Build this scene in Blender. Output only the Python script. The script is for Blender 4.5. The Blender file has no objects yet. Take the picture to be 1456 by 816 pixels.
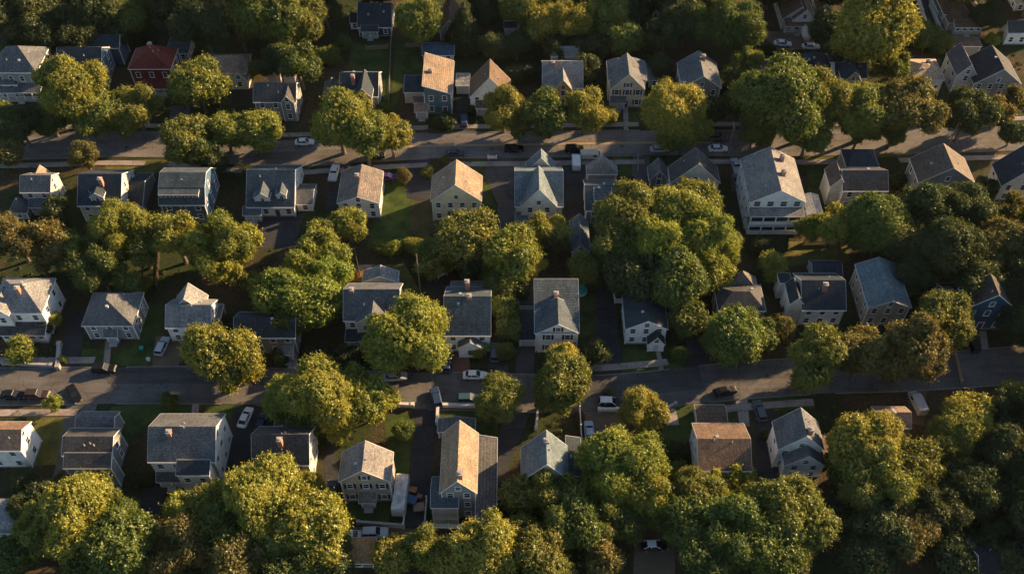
import bpy, bmesh, math, random
import numpy as np
from mathutils import Vector
R_ = math.radians
SC = bpy.context.scene
COL = SC.collection
rnd = random.Random(7)

# ------------------------------------------------------------------ camera geometry
F_PX, PITCH, CAM_H = 1385.0, R_(50.0), 156.0
FWD = Vector((0, math.cos(PITCH), -math.sin(PITCH)))
UP = Vector((0, math.sin(PITCH), math.cos(PITCH)))
RT = Vector((1, 0, 0))
CAM = Vector((0, 0, CAM_H))

def ray(px, py):
    return FWD + RT * ((px - 728) / F_PX) + UP * ((408 - py) / F_PX)

def at(px, py, z=0.0):
    d = ray(px, py)
    return CAM + d * ((z - CAM_H) / d.z)

def at_y(px, py, Y):
    d = ray(px, py)
    return CAM + d * (Y / d.y)

def scale_at(py, z=0.0):                      # photo pixels per metre
    p = at(728, py, z) - CAM
    return F_PX / p.dot(FWD)

# ------------------------------------------------------------------ materials
MATS = {}

def nodes_of(name, rough=0.8, spec=0.3):
    m = bpy.data.materials.new(name)
    m.use_nodes = True
    nt = m.node_tree
    b = nt.nodes['Principled BSDF']
    b.inputs['Roughness'].default_value = rough
    b.inputs['Specular IOR Level'].default_value = spec
    return m, nt, b

def N(nt, typ, **kw):
    n = nt.nodes.new(typ)
    for k, v in kw.items():
        if k.startswith('i_'):
            n.inputs[k[2:].replace('_', ' ')].default_value = v
        else:
            setattr(n, k, v)
    return n

def noise(nt, vec, scale, detail=3, rough=0.55):
    n = N(nt, 'ShaderNodeTexNoise')
    n.inputs['Scale'].default_value = scale
    n.inputs['Detail'].default_value = detail
    n.inputs['Roughness'].default_value = rough
    nt.links.new(vec, n.inputs['Vector'])
    return n.outputs['Fac']

def ramp(nt, fac, stops, interp='LINEAR'):
    r = N(nt, 'ShaderNodeValToRGB')
    r.color_ramp.interpolation = interp
    e = r.color_ramp.elements
    while len(e) < len(stops):
        e.new(0.5)
    for i, (p, c) in enumerate(stops):
        e[i].position = p
        e[i].color = (c[0], c[1], c[2], 1) if hasattr(c, '__len__') else (c, c, c, 1)
    nt.links.new(fac, r.inputs['Fac'])
    return r.outputs['Color']

def mul(nt, a, b, fac=1.0, mode='MULTIPLY'):
    m = N(nt, 'ShaderNodeMix', data_type='RGBA', blend_type=mode)
    m.inputs[0].default_value = fac
    nt.links.new(a, m.inputs[6])
    nt.links.new(b, m.inputs[7])
    return m.outputs[2]

def coords(nt, kind='Object'):
    return N(nt, 'ShaderNodeTexCoord').outputs[kind]

def world_pos(nt):
    return N(nt, 'ShaderNodeNewGeometry').outputs['Position']

def bump(nt, b, h, strength=0.3, dist=0.05):
    n = N(nt, 'ShaderNodeBump')
    n.inputs['Strength'].default_value = strength
    n.inputs['Distance'].default_value = dist
    nt.links.new(h, n.inputs['Height'])
    nt.links.new(n.outputs['Normal'], b.inputs['Normal'])

def c3(c):
    return (c[0], c[1], c[2], 1)

def mat_roof(col):
    k = ('roof',) + tuple(col)
    if k in MATS: return MATS[k]
    m, nt, b = nodes_of('shingle_roof', 0.82, 0.25)
    v = world_pos(nt)
    base = N(nt, 'ShaderNodeRGB'); base.outputs[0].default_value = c3(col)
    sp = ramp(nt, noise(nt, v, 3.2, 4, 0.75), [(0.28, 0.45), (0.5, 1.0), (0.72, 1.75)])
    bl = ramp(nt, noise(nt, v, 0.35, 4, 0.6), [(0.3, (0.72, 0.72, 0.74)), (0.55, (1, 1, 1)), (0.75, (1.3, 1.22, 1.12))])
    # shingle courses: thin lines at constant height, broken into tabs
    sx = N(nt, 'ShaderNodeSeparateXYZ'); nt.links.new(v, sx.inputs[0])
    ad = N(nt, 'ShaderNodeMath', operation='ADD'); nt.links.new(sx.outputs[0], ad.inputs[0]); nt.links.new(sx.outputs[1], ad.inputs[1])
    cb = N(nt, 'ShaderNodeCombineXYZ'); nt.links.new(ad.outputs[0], cb.inputs[0]); nt.links.new(sx.outputs[2], cb.inputs[1])
    br = N(nt, 'ShaderNodeTexBrick'); nt.links.new(cb.outputs[0], br.inputs['Vector'])
    br.inputs['Scale'].default_value = 1.0
    br.inputs['Brick Width'].default_value = 0.42
    br.inputs['Row Height'].default_value = 0.16
    br.inputs['Mortar Size'].default_value = 0.02
    br.inputs['Color1'].default_value = (0.82, 0.82, 0.82, 1)
    br.inputs['Color2'].default_value = (1.2, 1.18, 1.15, 1)
    br.inputs['Mortar'].default_value = (0.6, 0.6, 0.6, 1)
    wv = N(nt, 'ShaderNodeTexVoronoi'); wv.inputs['Scale'].default_value = 0.28; nt.links.new(v, wv.inputs['Vector'])
    pt = ramp(nt, wv.outputs['Color'], [(0.0, 0.9), (1.0, 1.12)])
    st = N(nt, 'ShaderNodeMapping'); st.inputs['Scale'].default_value = (2.2, 0.25, 0.12); nt.links.new(v, st.inputs['Vector'])
    sk = ramp(nt, noise(nt, st.outputs[0], 1.0, 4, 0.65), [(0.3, (0.78, 0.8, 0.8)), (0.6, (1.05, 1.04, 1.02))])
    bl = mul(nt, mul(nt, bl, pt), sk)
    o = mul(nt, mul(nt, mul(nt, base.outputs[0], sp), bl), br.outputs['Color'])
    nt.links.new(o, b.inputs['Base Color'])
    bump(nt, b, noise(nt, v, 6.0, 3, 0.7), 0.5, 0.04)
    MATS[k] = m
    return m

def mat_wall(col):
    k = ('wall',) + tuple(col)
    if k in MATS: return MATS[k]
    m, nt, b = nodes_of('clapboard_siding', 0.6, 0.3)
    v = world_pos(nt)
    base = N(nt, 'ShaderNodeRGB'); base.outputs[0].default_value = c3(col)
    w = N(nt, 'ShaderNodeTexWave', wave_type='BANDS', bands_direction='Z', wave_profile='SAW')
    w.inputs['Scale'].default_value = 1.3; w.inputs['Distortion'].default_value = 0.0
    nt.links.new(v, w.inputs['Vector'])
    lap = ramp(nt, w.outputs['Fac'], [(0.0, 0.7), (0.25, 1.0), (1.0, 1.05)])
    st = ramp(nt, noise(nt, v, 0.8, 5, 0.65), [(0.3, (0.78, 0.75, 0.7)), (0.55, (1, 1, 1)), (0.8, (1.05, 1.05, 1.05))])
    o = mul(nt, mul(nt, base.outputs[0], lap), st)
    nt.links.new(o, b.inputs['Base Color'])
    bump(nt, b, w.outputs['Fac'], 0.6, 0.03)
    MATS[k] = m
    return m

def mat_plain(name, col, rough=0.6, var=0.25, scale=2.0, metal=0.0, spec=0.4):
    k = (name,) + tuple(col)
    if k in MATS: return MATS[k]
    m, nt, b = nodes_of(name, rough, spec)
    v = world_pos(nt)
    base = N(nt, 'ShaderNodeRGB'); base.outputs[0].default_value = c3(col)
    st = ramp(nt, noise(nt, v, scale, 4, 0.6), [(0.3, 1 - var), (0.7, 1 + var * 0.6)])
    nt.links.new(mul(nt, base.outputs[0], st), b.inputs['Base Color'])
    b.inputs['Metallic'].default_value = metal
    MATS[k] = m
    return m

def mat_brick():
    if 'brick' in MATS: return MATS['brick']
    m, nt, b = nodes_of('chimney_brick', 0.85, 0.2)
    v = world_pos(nt)
    sx = N(nt, 'ShaderNodeSeparateXYZ'); nt.links.new(v, sx.inputs[0])
    ad = N(nt, 'ShaderNodeMath', operation='ADD'); nt.links.new(sx.outputs[0], ad.inputs[0]); nt.links.new(sx.outputs[1], ad.inputs[1])
    cb = N(nt, 'ShaderNodeCombineXYZ'); nt.links.new(ad.outputs[0], cb.inputs[0]); nt.links.new(sx.outputs[2], cb.inputs[1])
    br = N(nt, 'ShaderNodeTexBrick'); nt.links.new(cb.outputs[0], br.inputs['Vector'])
    br.inputs['Scale'].default_value = 1.0
    br.inputs['Brick Width'].default_value = 0.22; br.inputs['Row Height'].default_value = 0.08
    br.inputs['Mortar Size'].default_value = 0.01
    br.inputs['Color1'].default_value = (0.30, 0.10, 0.06, 1)
    br.inputs['Color2'].default_value = (0.38, 0.15, 0.09, 1)
    br.inputs['Mortar'].default_value = (0.35, 0.3, 0.26, 1)
    nt.links.new(br.outputs['Color'], b.inputs['Base Color'])
    MATS['brick'] = m
    return m

def mat_glass(col=(0.02, 0.028, 0.035), rough=0.08):
    k = ('glass',) + tuple(col)
    if k in MATS: return MATS[k]
    m, nt, b = nodes_of('window_glass', rough, 0.5 if rough < .1 else 0.25)
    b.inputs['Base Color'].default_value = c3(col)
    MATS[k] = m
    return m

def mat_leaf():
    if 'leaf' in MATS: return MATS['leaf']
    m = bpy.data.materials.new('tree_leaves'); m.use_nodes = True
    nt = m.node_tree; nt.nodes.clear()
    out = N(nt, 'ShaderNodeOutputMaterial')
    oi = N(nt, 'ShaderNodeObjectInfo')
    at_ = N(nt, 'ShaderNodeAttribute'); at_.attribute_name = 'tint'
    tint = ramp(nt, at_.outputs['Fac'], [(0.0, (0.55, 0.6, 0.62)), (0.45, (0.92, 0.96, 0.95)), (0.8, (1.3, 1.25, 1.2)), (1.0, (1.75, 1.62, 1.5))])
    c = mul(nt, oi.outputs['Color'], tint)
    ns = ramp(nt, noise(nt, world_pos(nt), 0.22, 2, 0.5), [(0.35, (0.82, 0.9, 0.95)), (0.65, (1.15, 1.08, 1.0))])
    c = mul(nt, c, ns)
    d = N(nt, 'ShaderNodeBsdfDiffuse'); nt.links.new(c, d.inputs['Color'])
    t = N(nt, 'ShaderNodeBsdfTranslucent')
    tc = N(nt, 'ShaderNodeRGB'); tc.outputs[0].default_value = (1.2, 1.15, 0.6, 1)
    nt.links.new(mul(nt, c, tc.outputs[0]), t.inputs['Color'])
    g = N(nt, 'ShaderNodeBsdfGlossy'); g.inputs['Roughness'].default_value = 0.5; g.inputs['Color'].default_value = (0.7, 0.75, 0.6, 1)
    mx = N(nt, 'ShaderNodeMixShader'); mx.inputs[0].default_value = 0.42
    nt.links.new(d.outputs[0], mx.inputs[1]); nt.links.new(t.outputs[0], mx.inputs[2])
    m2 = N(nt, 'ShaderNodeMixShader'); m2.inputs[0].default_value = 0.05
    nt.links.new(mx.outputs[0], m2.inputs[1]); nt.links.new(g.outputs[0], m2.inputs[2])
    nt.links.new(m2.outputs[0], out.inputs['Surface'])
    MATS['leaf'] = m
    return m

def mat_ground():
    m, nt, b = nodes_of('yard_ground', 0.95, 0.1)
    v = world_pos(nt)
    g = ramp(nt, noise(nt, v, 0.9, 6, 0.7), [(0.3, (0.016, 0.024, 0.009)), (0.55, (0.032, 0.042, 0.015)), (0.75, (0.055, 0.056, 0.022))])
    d = ramp(nt, noise(nt, v, 1.6, 6, 0.75), [(0.3, (0.03, 0.022, 0.014)), (0.5, (0.062, 0.045, 0.026)), (0.72, (0.13, 0.085, 0.042))])
    k = ramp(nt, noise(nt, v, 0.055, 6, 0.6), [(0.44, 0.0), (0.58, 1.0)])
    mx = N(nt, 'ShaderNodeMix', data_type='RGBA')
    nt.links.new(k, mx.inputs[0]); nt.links.new(g, mx.inputs[6]); nt.links.new(d, mx.inputs[7])
    nt.links.new(mx.outputs[2], b.inputs['Base Color'])
    bump(nt, b, noise(nt, v, 2.5, 5, 0.7), 1.0, 0.25)
    return m

def mat_lawn(c1=(0.024, 0.036, 0.012), c2=(0.054, 0.078, 0.020), c3_=(0.09, 0.085, 0.03)):
    k = ('lawn',) + tuple(c1)
    if k in MATS: return MATS[k]
    m, nt, b = nodes_of('lawn_grass', 0.95, 0.1)
    v = world_pos(nt)
    a = ramp(nt, noise(nt, v, 0.35, 5, 0.6), [(0.3, c1), (0.58, c2), (0.8, c3_)])
    f = ramp(nt, noise(nt, v, 4.0, 4, 0.8), [(0.3, 0.55), (0.7, 1.45)])
    nt.links.new(mul(nt, a, f), b.inputs['Base Color'])
    bump(nt, b, noise(nt, v, 5.0, 4, 0.7), 1.0, 0.12)
    MATS[k] = m
    return m

def mat_paving(name, col, crack=True):
    k = (name,) + tuple(col)
    if k in MATS: return MATS[k]
    m, nt, b = nodes_of(name, 0.9, 0.2)
    v = world_pos(nt)
    base = N(nt, 'ShaderNodeRGB'); base.outputs[0].default_value = c3(col)
    a = ramp(nt, noise(nt, v, 0.16, 5, 0.6), [(0.3, 0.72), (0.7, 1.3)])
    f = ramp(nt, noise(nt, v, 3.5, 5, 0.75), [(0.3, 0.75), (0.7, 1.25)])
    o = mul(nt, mul(nt, base.outputs[0], a), f)
    if crack:
        wv = N(nt, 'ShaderNodeTexVoronoi', feature='DISTANCE_TO_EDGE'); wv.inputs['Scale'].default_value = 0.22
        nz = N(nt, 'ShaderNodeTexNoise'); nz.inputs['Scale'].default_value = 0.8; nz.inputs['Detail'].default_value = 4
        nt.links.new(v, nz.inputs['Vector'])
        mv = N(nt, 'ShaderNodeMix', data_type='RGBA', blend_type='LINEAR_LIGHT'); mv.inputs[0].default_value = 0.6
        nt.links.new(v, mv.inputs[6]); nt.links.new(nz.outputs['Color'], mv.inputs[7])
        nt.links.new(mv.outputs[2], wv.inputs['Vector'])
        cr = ramp(nt, wv.outputs['Distance'], [(0.0, 0.42), (0.014, 1.0)])
        o = mul(nt, o, cr)
    sm = N(nt, 'ShaderNodeMapping'); sm.inputs['Scale'].default_value = (0.12, 0.9, 1); nt.links.new(v, sm.inputs['Vector'])
    tk = ramp(nt, noise(nt, sm.outputs[0], 1.0, 4, 0.6), [(0.32, 0.78), (0.5, 1.0), (0.7, 1.12)])
    sp = ramp(nt, noise(nt, v, 0.55, 6, 0.75), [(0.2, 0.5), (0.36, 1.0)])
    o = mul(nt, mul(nt, o, tk), sp)
    nt.links.new(o, b.inputs['Base Color'])
    bump(nt, b, noise(nt, v, 8.0, 3, 0.7), 0.4, 0.02)
    MATS[k] = m
    return m

WHITE = (0.72, 0.71, 0.68)
def trim(): return mat_plain('white_trim_paint', WHITE, 0.5, 0.12, 1.5)

# ------------------------------------------------------------------ mesh helpers
class MB:
    """collects polygons of one mesh"""
    def __init__(s): s.v = []; s.f = []; s.mi = []
    def add(s, vs, fs, mi=0):
        o = len(s.v); s.v += [tuple(p) for p in vs]
        for f in fs: s.f.append(tuple(i + o for i in f)); s.mi.append(mi)
    def box(s, x0, x1, y0, y1, z0, z1, mi=0):
        vs = [(x0,y0,z0),(x1,y0,z0),(x1,y1,z0),(x0,y1,z0),(x0,y0,z1),(x1,y0,z1),(x1,y1,z1),(x0,y1,z1)]
        s.add(vs, [(0,3,2,1),(4,5,6,7),(0,1,5,4),(1,2,6,5),(2,3,7,6),(3,0,4,7)], mi)
    def bar(s, a, b, w, h=None, mi=0):
        """square bar from a to b"""
        a = Vector(a); b = Vector(b); d = (b - a).normalized(); h = h or w
        u = d.cross(Vector((0, 0, 1)))
        u = u.normalized() if u.length > 1e-4 else Vector((1, 0, 0))
        t = u.cross(d).normalized()
        vs = []
        for p in (a, b):
            for i, j in ((-1,-1),(1,-1),(1,1),(-1,1)):
                vs.append(p + u * (i * w / 2) + t * (j * h / 2))
        s.add(vs, [(0,1,2,3),(7,6,5,4),(0,4,5,1),(1,5,6,2),(2,6,7,3),(3,7,4,0)], mi)
    def tube(s, pts, rads, n=7, mi=0, cap=True):
        o = len(s.v); pts = [Vector(p) for p in pts]
        for i, p in enumerate(pts):
            d = (pts[min(i+1, len(pts)-1)] - pts[max(i-1, 0)]).normalized()
            u = d.cross(Vector((0.3, 0.1, 1))) ; u = u.normalized() if u.length > 1e-3 else Vector((1,0,0))
            w = d.cross(u)
            for k in range(n):
                a = 2 * math.pi * k / n
                s.v.append(tuple(p + (u * math.cos(a) + w * math.sin(a)) * rads[i]))
        for i in range(len(pts) - 1):
            for k in range(n):
                s.f.append((o+i*n+k, o+i*n+(k+1)%n, o+(i+1)*n+(k+1)%n, o+(i+1)*n+k)); s.mi.append(mi)
        if cap:
            s.f.append(tuple(o + k for k in range(n))[::-1]); s.mi.append(mi)
            s.f.append(tuple(o + (len(pts)-1)*n + k for k in range(n))); s.mi.append(mi)
    def mesh(s, name, mats):
        me = bpy.data.meshes.new(name)
        me.from_pydata(s.v, [], s.f); 
        for m in mats: me.materials.append(m)
        if len(mats) > 1:
            me.polygons.foreach_set('material_index', s.mi)
        me.update()
        return me
    def build(s, name, mats, parent=None, loc=None, rz=0):
        if not isinstance(mats, (list, tuple)): mats = [mats]
        return link(name, s.mesh(name, mats), parent, loc, rz)

def link(name, data, parent=None, loc=None, rz=0):
    o = bpy.data.objects.new(name, data); COL.objects.link(o)
    if parent is not None: o.parent = parent
    if loc is not None: o.location = loc
    if rz: o.rotation_euler = (0, 0, rz)
    return o

def tag(o, label=None, cat=None, group=None, kind=None):
    if label: o['label'] = label
    if cat: o['category'] = cat
    if group: o['group'] = group
    if kind: o['kind'] = kind
    return o

def empty(name, loc, label, cat, group=None, rz=0):
    o = link(name, None, None, loc, rz); o.empty_display_size = 1
    return tag(o, label, cat, group)

def fix_normals(me):
    bm = bmesh.new(); bm.from_mesh(me); bmesh.ops.recalc_face_normals(bm, faces=bm.faces); bm.to_mesh(me); bm.free()
    return me

# ------------------------------------------------------------------ roofs and walls
def roof_surface(style, X0, X1, Y0, Y1, he, rise, ov):
    """outer surface of the roof as (verts, faces), with overhang"""
    xm, ym = (X0+X1)/2, (Y0+Y1)/2
    a0, a1, b0, b1 = X0-ov, X1+ov, Y0-ov, Y1+ov
    if style == 'gx':
        k = rise/(ym-Y0); e = he-k*ov; r = he+rise
        return [(a0,b0,e),(a1,b0,e),(a1,ym,r),(a0,ym,r),(a1,b1,e),(a0,b1,e)], [(0,1,2,3),(3,2,4,5)]
    if style == 'gy':
        k = rise/(xm-X0); e = he-k*ov; r = he+rise
        return [(a0,b0,e),(xm,b0,r),(xm,b1,r),(a0,b1,e),(a1,b0,e),(a1,b1,e)], [(0,1,2,3),(1,4,5,2)]
    if style in ('hx','hy'):
        k = rise/((Y1-Y0)/2 if style == 'hx' else (X1-X0)/2); e = he-k*ov; r = he+rise
        if style == 'hx':
            t = min((Y1-Y0)/2, (X1-X0)/2*0.92)*0.9
            return [(a0,b0,e),(a1,b0,e),(a1,b1,e),(a0,b1,e),(X0+t,ym,r),(X1-t,ym,r)], [(0,1,5,4),(1,2,5),(2,3,4,5),(3,0,4)]
        t = min((X1-X0)/2, (Y1-Y0)/2*0.92)*0.9
        return [(a0,b0,e),(a1,b0,e),(a1,b1,e),(a0,b1,e),(xm,Y0+t,r),(xm,Y1-t,r)], [(0,1,4),(1,2,5,4),(2,3,5),(3,0,4,5)]
    if style == 'gamx':          # gambrel, ridge along x
        q = (Y1-Y0)/2; y1 = Y0+q*0.42; y2 = Y1-q*0.42; r = he+rise; zk = he+rise*0.62
        e = he-0.62*rise/(q*0.42)*ov*0.6
        return [(a0,b0,e),(a1,b0,e),(a1,y1,zk),(a0,y1,zk),(a1,ym,r),(a0,ym,r),(a1,y2,zk),(a0,y2,zk),(a1,b1,e),(a0,b1,e)], \
               [(0,1,2,3),(3,2,4,5),(5,4,6,7),(7,6,8,9)]
    if style == 'flat':
        return [(a0,b0,he),(a1,b0,he),(a1,b1,he+0.02),(a0,b1,he+0.02)], [(0,1,2,3)]
    if style == 'shedF':         # low at the front
        k = rise/(Y1-Y0)
        return [(a0,b0,he-k*ov),(a1,b0,he-k*ov),(a1,Y1,he+rise),(a0,Y1,he+rise)], [(0,1,2,3)]
    if style == 'shedR':         # high on the left, low on the right
        k = rise/(X1-X0)
        return [(a0,b0,he+rise+k*ov),(a1,b0,he-k*ov),(a1,b1,he-k*ov),(a0,b1,he+rise+k*ov)], [(0,1,2,3)]
    if style == 'shedL':
        k = rise/(X1-X0)
        return [(a0,b0,he-k*ov),(a1,b0,he+rise+k*ov),(a1,b1,he+rise+k*ov),(a0,b1,he-k*ov)], [(0,1,2,3)]
    raise ValueError(style)

def slab(surf, t=0.16, fascia=True):
    """solid roof slab from a surface, and the fascia boards along its free edges"""
    vs, fs = surf
    n = len(vs)
    V = [(x, y, z+t) for x, y, z in vs] + list(vs)
    Fc = [tuple(f) for f in fs] + [tuple(i+n for i in f[::-1]) for f in fs]
    cnt = {}
    for f in fs:
        for i in range(len(f)):
            a, b = f[i], f[(i+1) % len(f)]
            cnt[(a, b)] = 1
    edges = [(a, b) for (a, b) in cnt if (b, a) not in cnt]
    for a, b in edges:
        Fc.append((b, a, a+n, b+n))
    mb = MB(); mb.add(V, Fc)
    tb = MB()
    if fascia:
        for a, b in edges:
            A = Vector(V[a]); B = Vector(V[b]); d = B-A
            h = Vector((d.x, d.y, 0))
            if h.length < 1e-5: continue
            nrm = Vector((h.y, -h.x, 0)).normalized()
            o = nrm*0.012; p = nrm*0.05
            up = Vector((0, 0, -0.01)); dn = Vector((0, 0, -t-0.06))
            q = [A+o+dn, B+o+dn, B+p+dn, A+p+dn, A+o+up, B+o+up, B+p+up, A+p+up]
            tb.add(q, [(0,1,2,3),(7,6,5,4),(0,4,5,1),(1,5,6,2),(2,6,7,3),(3,7,4,0)])
    return mb, tb

def wall_mesh(style, X0, X1, Y0, Y1, z0, he, rise):
    xm, ym = (X0+X1)/2, (Y0+Y1)/2
    r = he+rise
    h = {'FL': he, 'FR': he, 'BR': he, 'BL': he}
    if style == 'shedF': h['BR'] = h['BL'] = r
    if style == 'shedR': h['FL'] = h['BL'] = r
    if style == 'shedL': h['FR'] = h['BR'] = r
    mb = MB()
    front = [(X0,Y0,z0),(X1,Y0,z0),(X1,Y0,h['FR']),(X0,Y0,h['FL'])]
    right = [(X1,Y0,z0),(X1,Y1,z0),(X1,Y1,h['BR']),(X1,Y0,h['FR'])]
    back = [(X1,Y1,z0),(X0,Y1,z0),(X0,Y1,h['BL']),(X1,Y1,h['BR'])]
    left = [(X0,Y1,z0),(X0,Y0,z0),(X0,Y0,h['FL']),(X0,Y1,h['BL'])]
    if style == 'gy':
        front.insert(3, (xm,Y0,r)); back.insert(3, (xm,Y1,r))
    if style == 'gx':
        right.insert(3, (X1,ym,r)); left.insert(3, (X0,ym,r))
    if style == 'gamx':
        q = (Y1-Y0)/2; zk = he+rise*0.62
        for wl, X, s in ((right, X1, 1), (left, X0, -1)):
            ys = [Y1-q*0.42, ym, Y0+q*0.42] if s > 0 else [Y0+q*0.42, ym, Y1-q*0.42]
            for i, yy in enumerate(ys):
                wl.insert(3+i, (X, yy, r if i == 1 else zk))
    for f in (front, right, back, left):
        mb.add(f, [tuple(range(len(f)))])
    return mb

def corner_boards(tb, X0, X1, Y0, Y1, z0, h):
    for x in (X0, X1):
        for y in (Y0, Y1):
            tb.box(x-0.09, x+0.09, y-0.09, y+0.09, z0, h-0.12)

def volume(parent, X0, X1, Y0, Y1, z0, he, rise, style, wcol, rcol, ov=0.32, prefix='', fascia=True, roofmat=None):
    w = wall_mesh(style, X0, X1, Y0, Y1, z0, he, rise)
    w.build(prefix+'wall', mat_wall(wcol), parent)
    surf = roof_surface(style, X0, X1, Y0, Y1, he, rise, ov)
    rb, tb = slab(surf, 0.16, fascia)
    rb.build(prefix+'roof', roofmat or mat_roof(rcol), parent)
    if fascia:
        hf = min(he, he)
        corner_boards(tb, X0, X1, Y0, Y1, z0, hf)
        tb.build(prefix+'trim', trim(), parent)

WCACHE = {}
def window(parent, x, y, z, rz, w=0.95, h=1.45, shut=None, mull=1):
    """centre of the sill line at x, y, z on a wall whose outward normal is -y turned by rz"""
    k = (round(w,2), round(h,2), mull)
    if k not in WCACHE:
        fb = MB(); t = 0.12
        fb.box(-w/2-t, -w/2, -0.07, 0.03, -t, h+t); fb.box(w/2, w/2+t, -0.07, 0.03, -t, h+t)
        fb.box(-w/2, w/2, -0.07, 0.03, h, h+t); fb.box(-w/2-t-0.05, w/2+t+0.05, -0.11, 0.03, -t-0.06, -t)
        fb.box(-w/2, w/2, -0.07, 0.03, -t, 0)
        fb.box(-w/2, w/2, -0.045, 0.02, h/2-0.035, h/2+0.035)
        for i in range(1, mull):
            xx = -w/2 + w*i/mull
            fb.box(xx-0.05, xx+0.05, -0.05, 0.02, 0, h)
        f = fb.mesh('window', [trim()])
        pb = MB(); pb.box(-w/2, w/2, -0.02, 0.03, 0, h)
        WCACHE[k] = (f, pb.mesh('pane', [mat_glass()]))
    f, p = WCACHE[k]
    o = link('window', f, parent, (x, y, z), rz)
    link('pane', p, o)
    if shut:
        ks = ('sh', round(h,2), shut)
        if ks not in WCACHE:
            sb = MB(); sb.box(-0.2, 0.2, -0.05, 0.02, -0.05, h+0.05)
            for i in range(5):
                zz = 0.1+i*(h-0.2)/4; sb.box(-0.15, 0.15, -0.065, -0.05, zz-0.04, zz+0.04)
            WCACHE[ks] = sb.mesh('shutter', [mat_plain('shutter_paint', shut, 0.5)])
        for s in (-1, 1):
            d = (w/2+0.36)*s
            link('shutter', WCACHE[ks], parent, (x+d*math.cos(rz), y+d*math.sin(rz), z), rz)

DCACHE = {}
def door(parent, x, y, z, rz, col=(0.12, 0.05, 0.04), w=1.0, h=2.1):
    k = ('d', w, h) + tuple(col)
    if k not in DCACHE:
        d = MB(); d.box(-w/2, w/2, -0.05, 0.03, 0, h)
        d.box(-w/2+0.12, w/2-0.12, -0.07, -0.05, 0.15, h*0.45); d.box(-w/2+0.12, w/2-0.12, -0.07, -0.05, h*0.52, h-0.2)
        fr = MB(); t = 0.14
        fr.box(-w/2-t, -w/2, -0.08, 0.03, 0, h+t); fr.box(w/2, w/2+t, -0.08, 0.03, 0, h+t); fr.box(-w/2, w/2, -0.08, 0.03, h, h+t)
        hd = MB(); hd.box(w/2-0.16, w/2-0.08, -0.12, -0.05, h*0.46, h*0.52)
        DCACHE[k] = (d.mesh('door', [mat_plain('door_paint', col, 0.5)]), fr.mesh('door_frame', [trim()]), hd.mesh('handle', [mat_plain('brass', (0.5, 0.35, 0.12), 0.35, metal=1.0)]))
    d, fr, hd = DCACHE[k]
    o = link('door', d, parent, (x, y, z), rz)
    link('door_frame', fr, o); link('handle', hd, o)

def chimney(parent, x, y, zb, zt, w=0.85):
    m = MB(); m.box(x-w/2, x+w/2, y-w/2, y+w/2, zb, zt)
    o = m.build('chimney', mat_brick(), parent)
    c = MB(); c.box(x-w/2-0.08, x+w/2+0.08, y-w/2-0.08, y+w/2+0.08, zt, zt+0.14)
    c.box(x-w/4, x+w/4, y-w/4, y+w/4, zt+0.14, zt+0.4)
    c.build('chimney_cap', mat_plain('chimney_cap_stone', (0.32, 0.29, 0.26), 0.9), o)

def vents(parent, v, ox, oy, rg):
    for i in range(rg.choice((1, 2, 2, 3))):
        x = v['X0']+(v['X1']-v['X0'])*rg.uniform(.2, .8)
        y = v['Y0']+(v['Y1']-v['Y0'])*rg.uniform(.2, .8)
        if v['style'] in ('gx', 'hx', 'gamx'): z = v['he']+v['k']*min(y-v['Y0'], v['Y1']-y)
        elif v['style'] in ('gy', 'hy'): z = v['he']+v['k']*min(x-v['X0'], v['X1']-x)
        else: continue
        m = MB()
        if rg.random() < .65:
            m.tube([(x-ox, y-oy, z-.1), (x-ox, y-oy, z+.6)], [.07, .07], 8); m.tube([(x-ox, y-oy, z+.1), (x-ox, y-oy, z+.2)], [.16, .12], 8)
            m.build('vent_pipe', mat_plain('vent_metal', (0.35, 0.35, 0.34), 0.5), parent)
        else:
            m.box(x-ox-.22, x-ox+.22, y-oy-.2, y-oy+.2, z-.1, z+.38); m.box(x-ox-.27, x-ox+.27, y-oy-.25, y-oy+.25, z+.38, z+.44)
            m.build('roof_vent', mat_plain('vent_metal', (0.35, 0.35, 0.34), 0.5), parent)

def gutter(parent, v, ox, oy):
    if v['style'] not in ('gx', 'hx', 'gamx'): return
    k = v['k'] if v['style'] != 'gamx' else 0.6
    z = v['he']-k*.32+.02; m = MB(); a, b = v['X0']-ox-.3, v['X1']-ox+.3; y = v['Y0']-oy-.44
    m.box(a, b, y-.06, y+.05, z-.05, z+.06)
    m.bar((b-.35, y, z), (b-.35, v['Y0']-oy-.06, z-.5), .07); m.bar((b-.35, v['Y0']-oy-.06, z-.5), (b-.35, v['Y0']-oy-.06, .2), .07)
    m.build('gutter', mat_plain('gutter_metal', (0.5, 0.5, 0.48), 0.45), parent)

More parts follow.
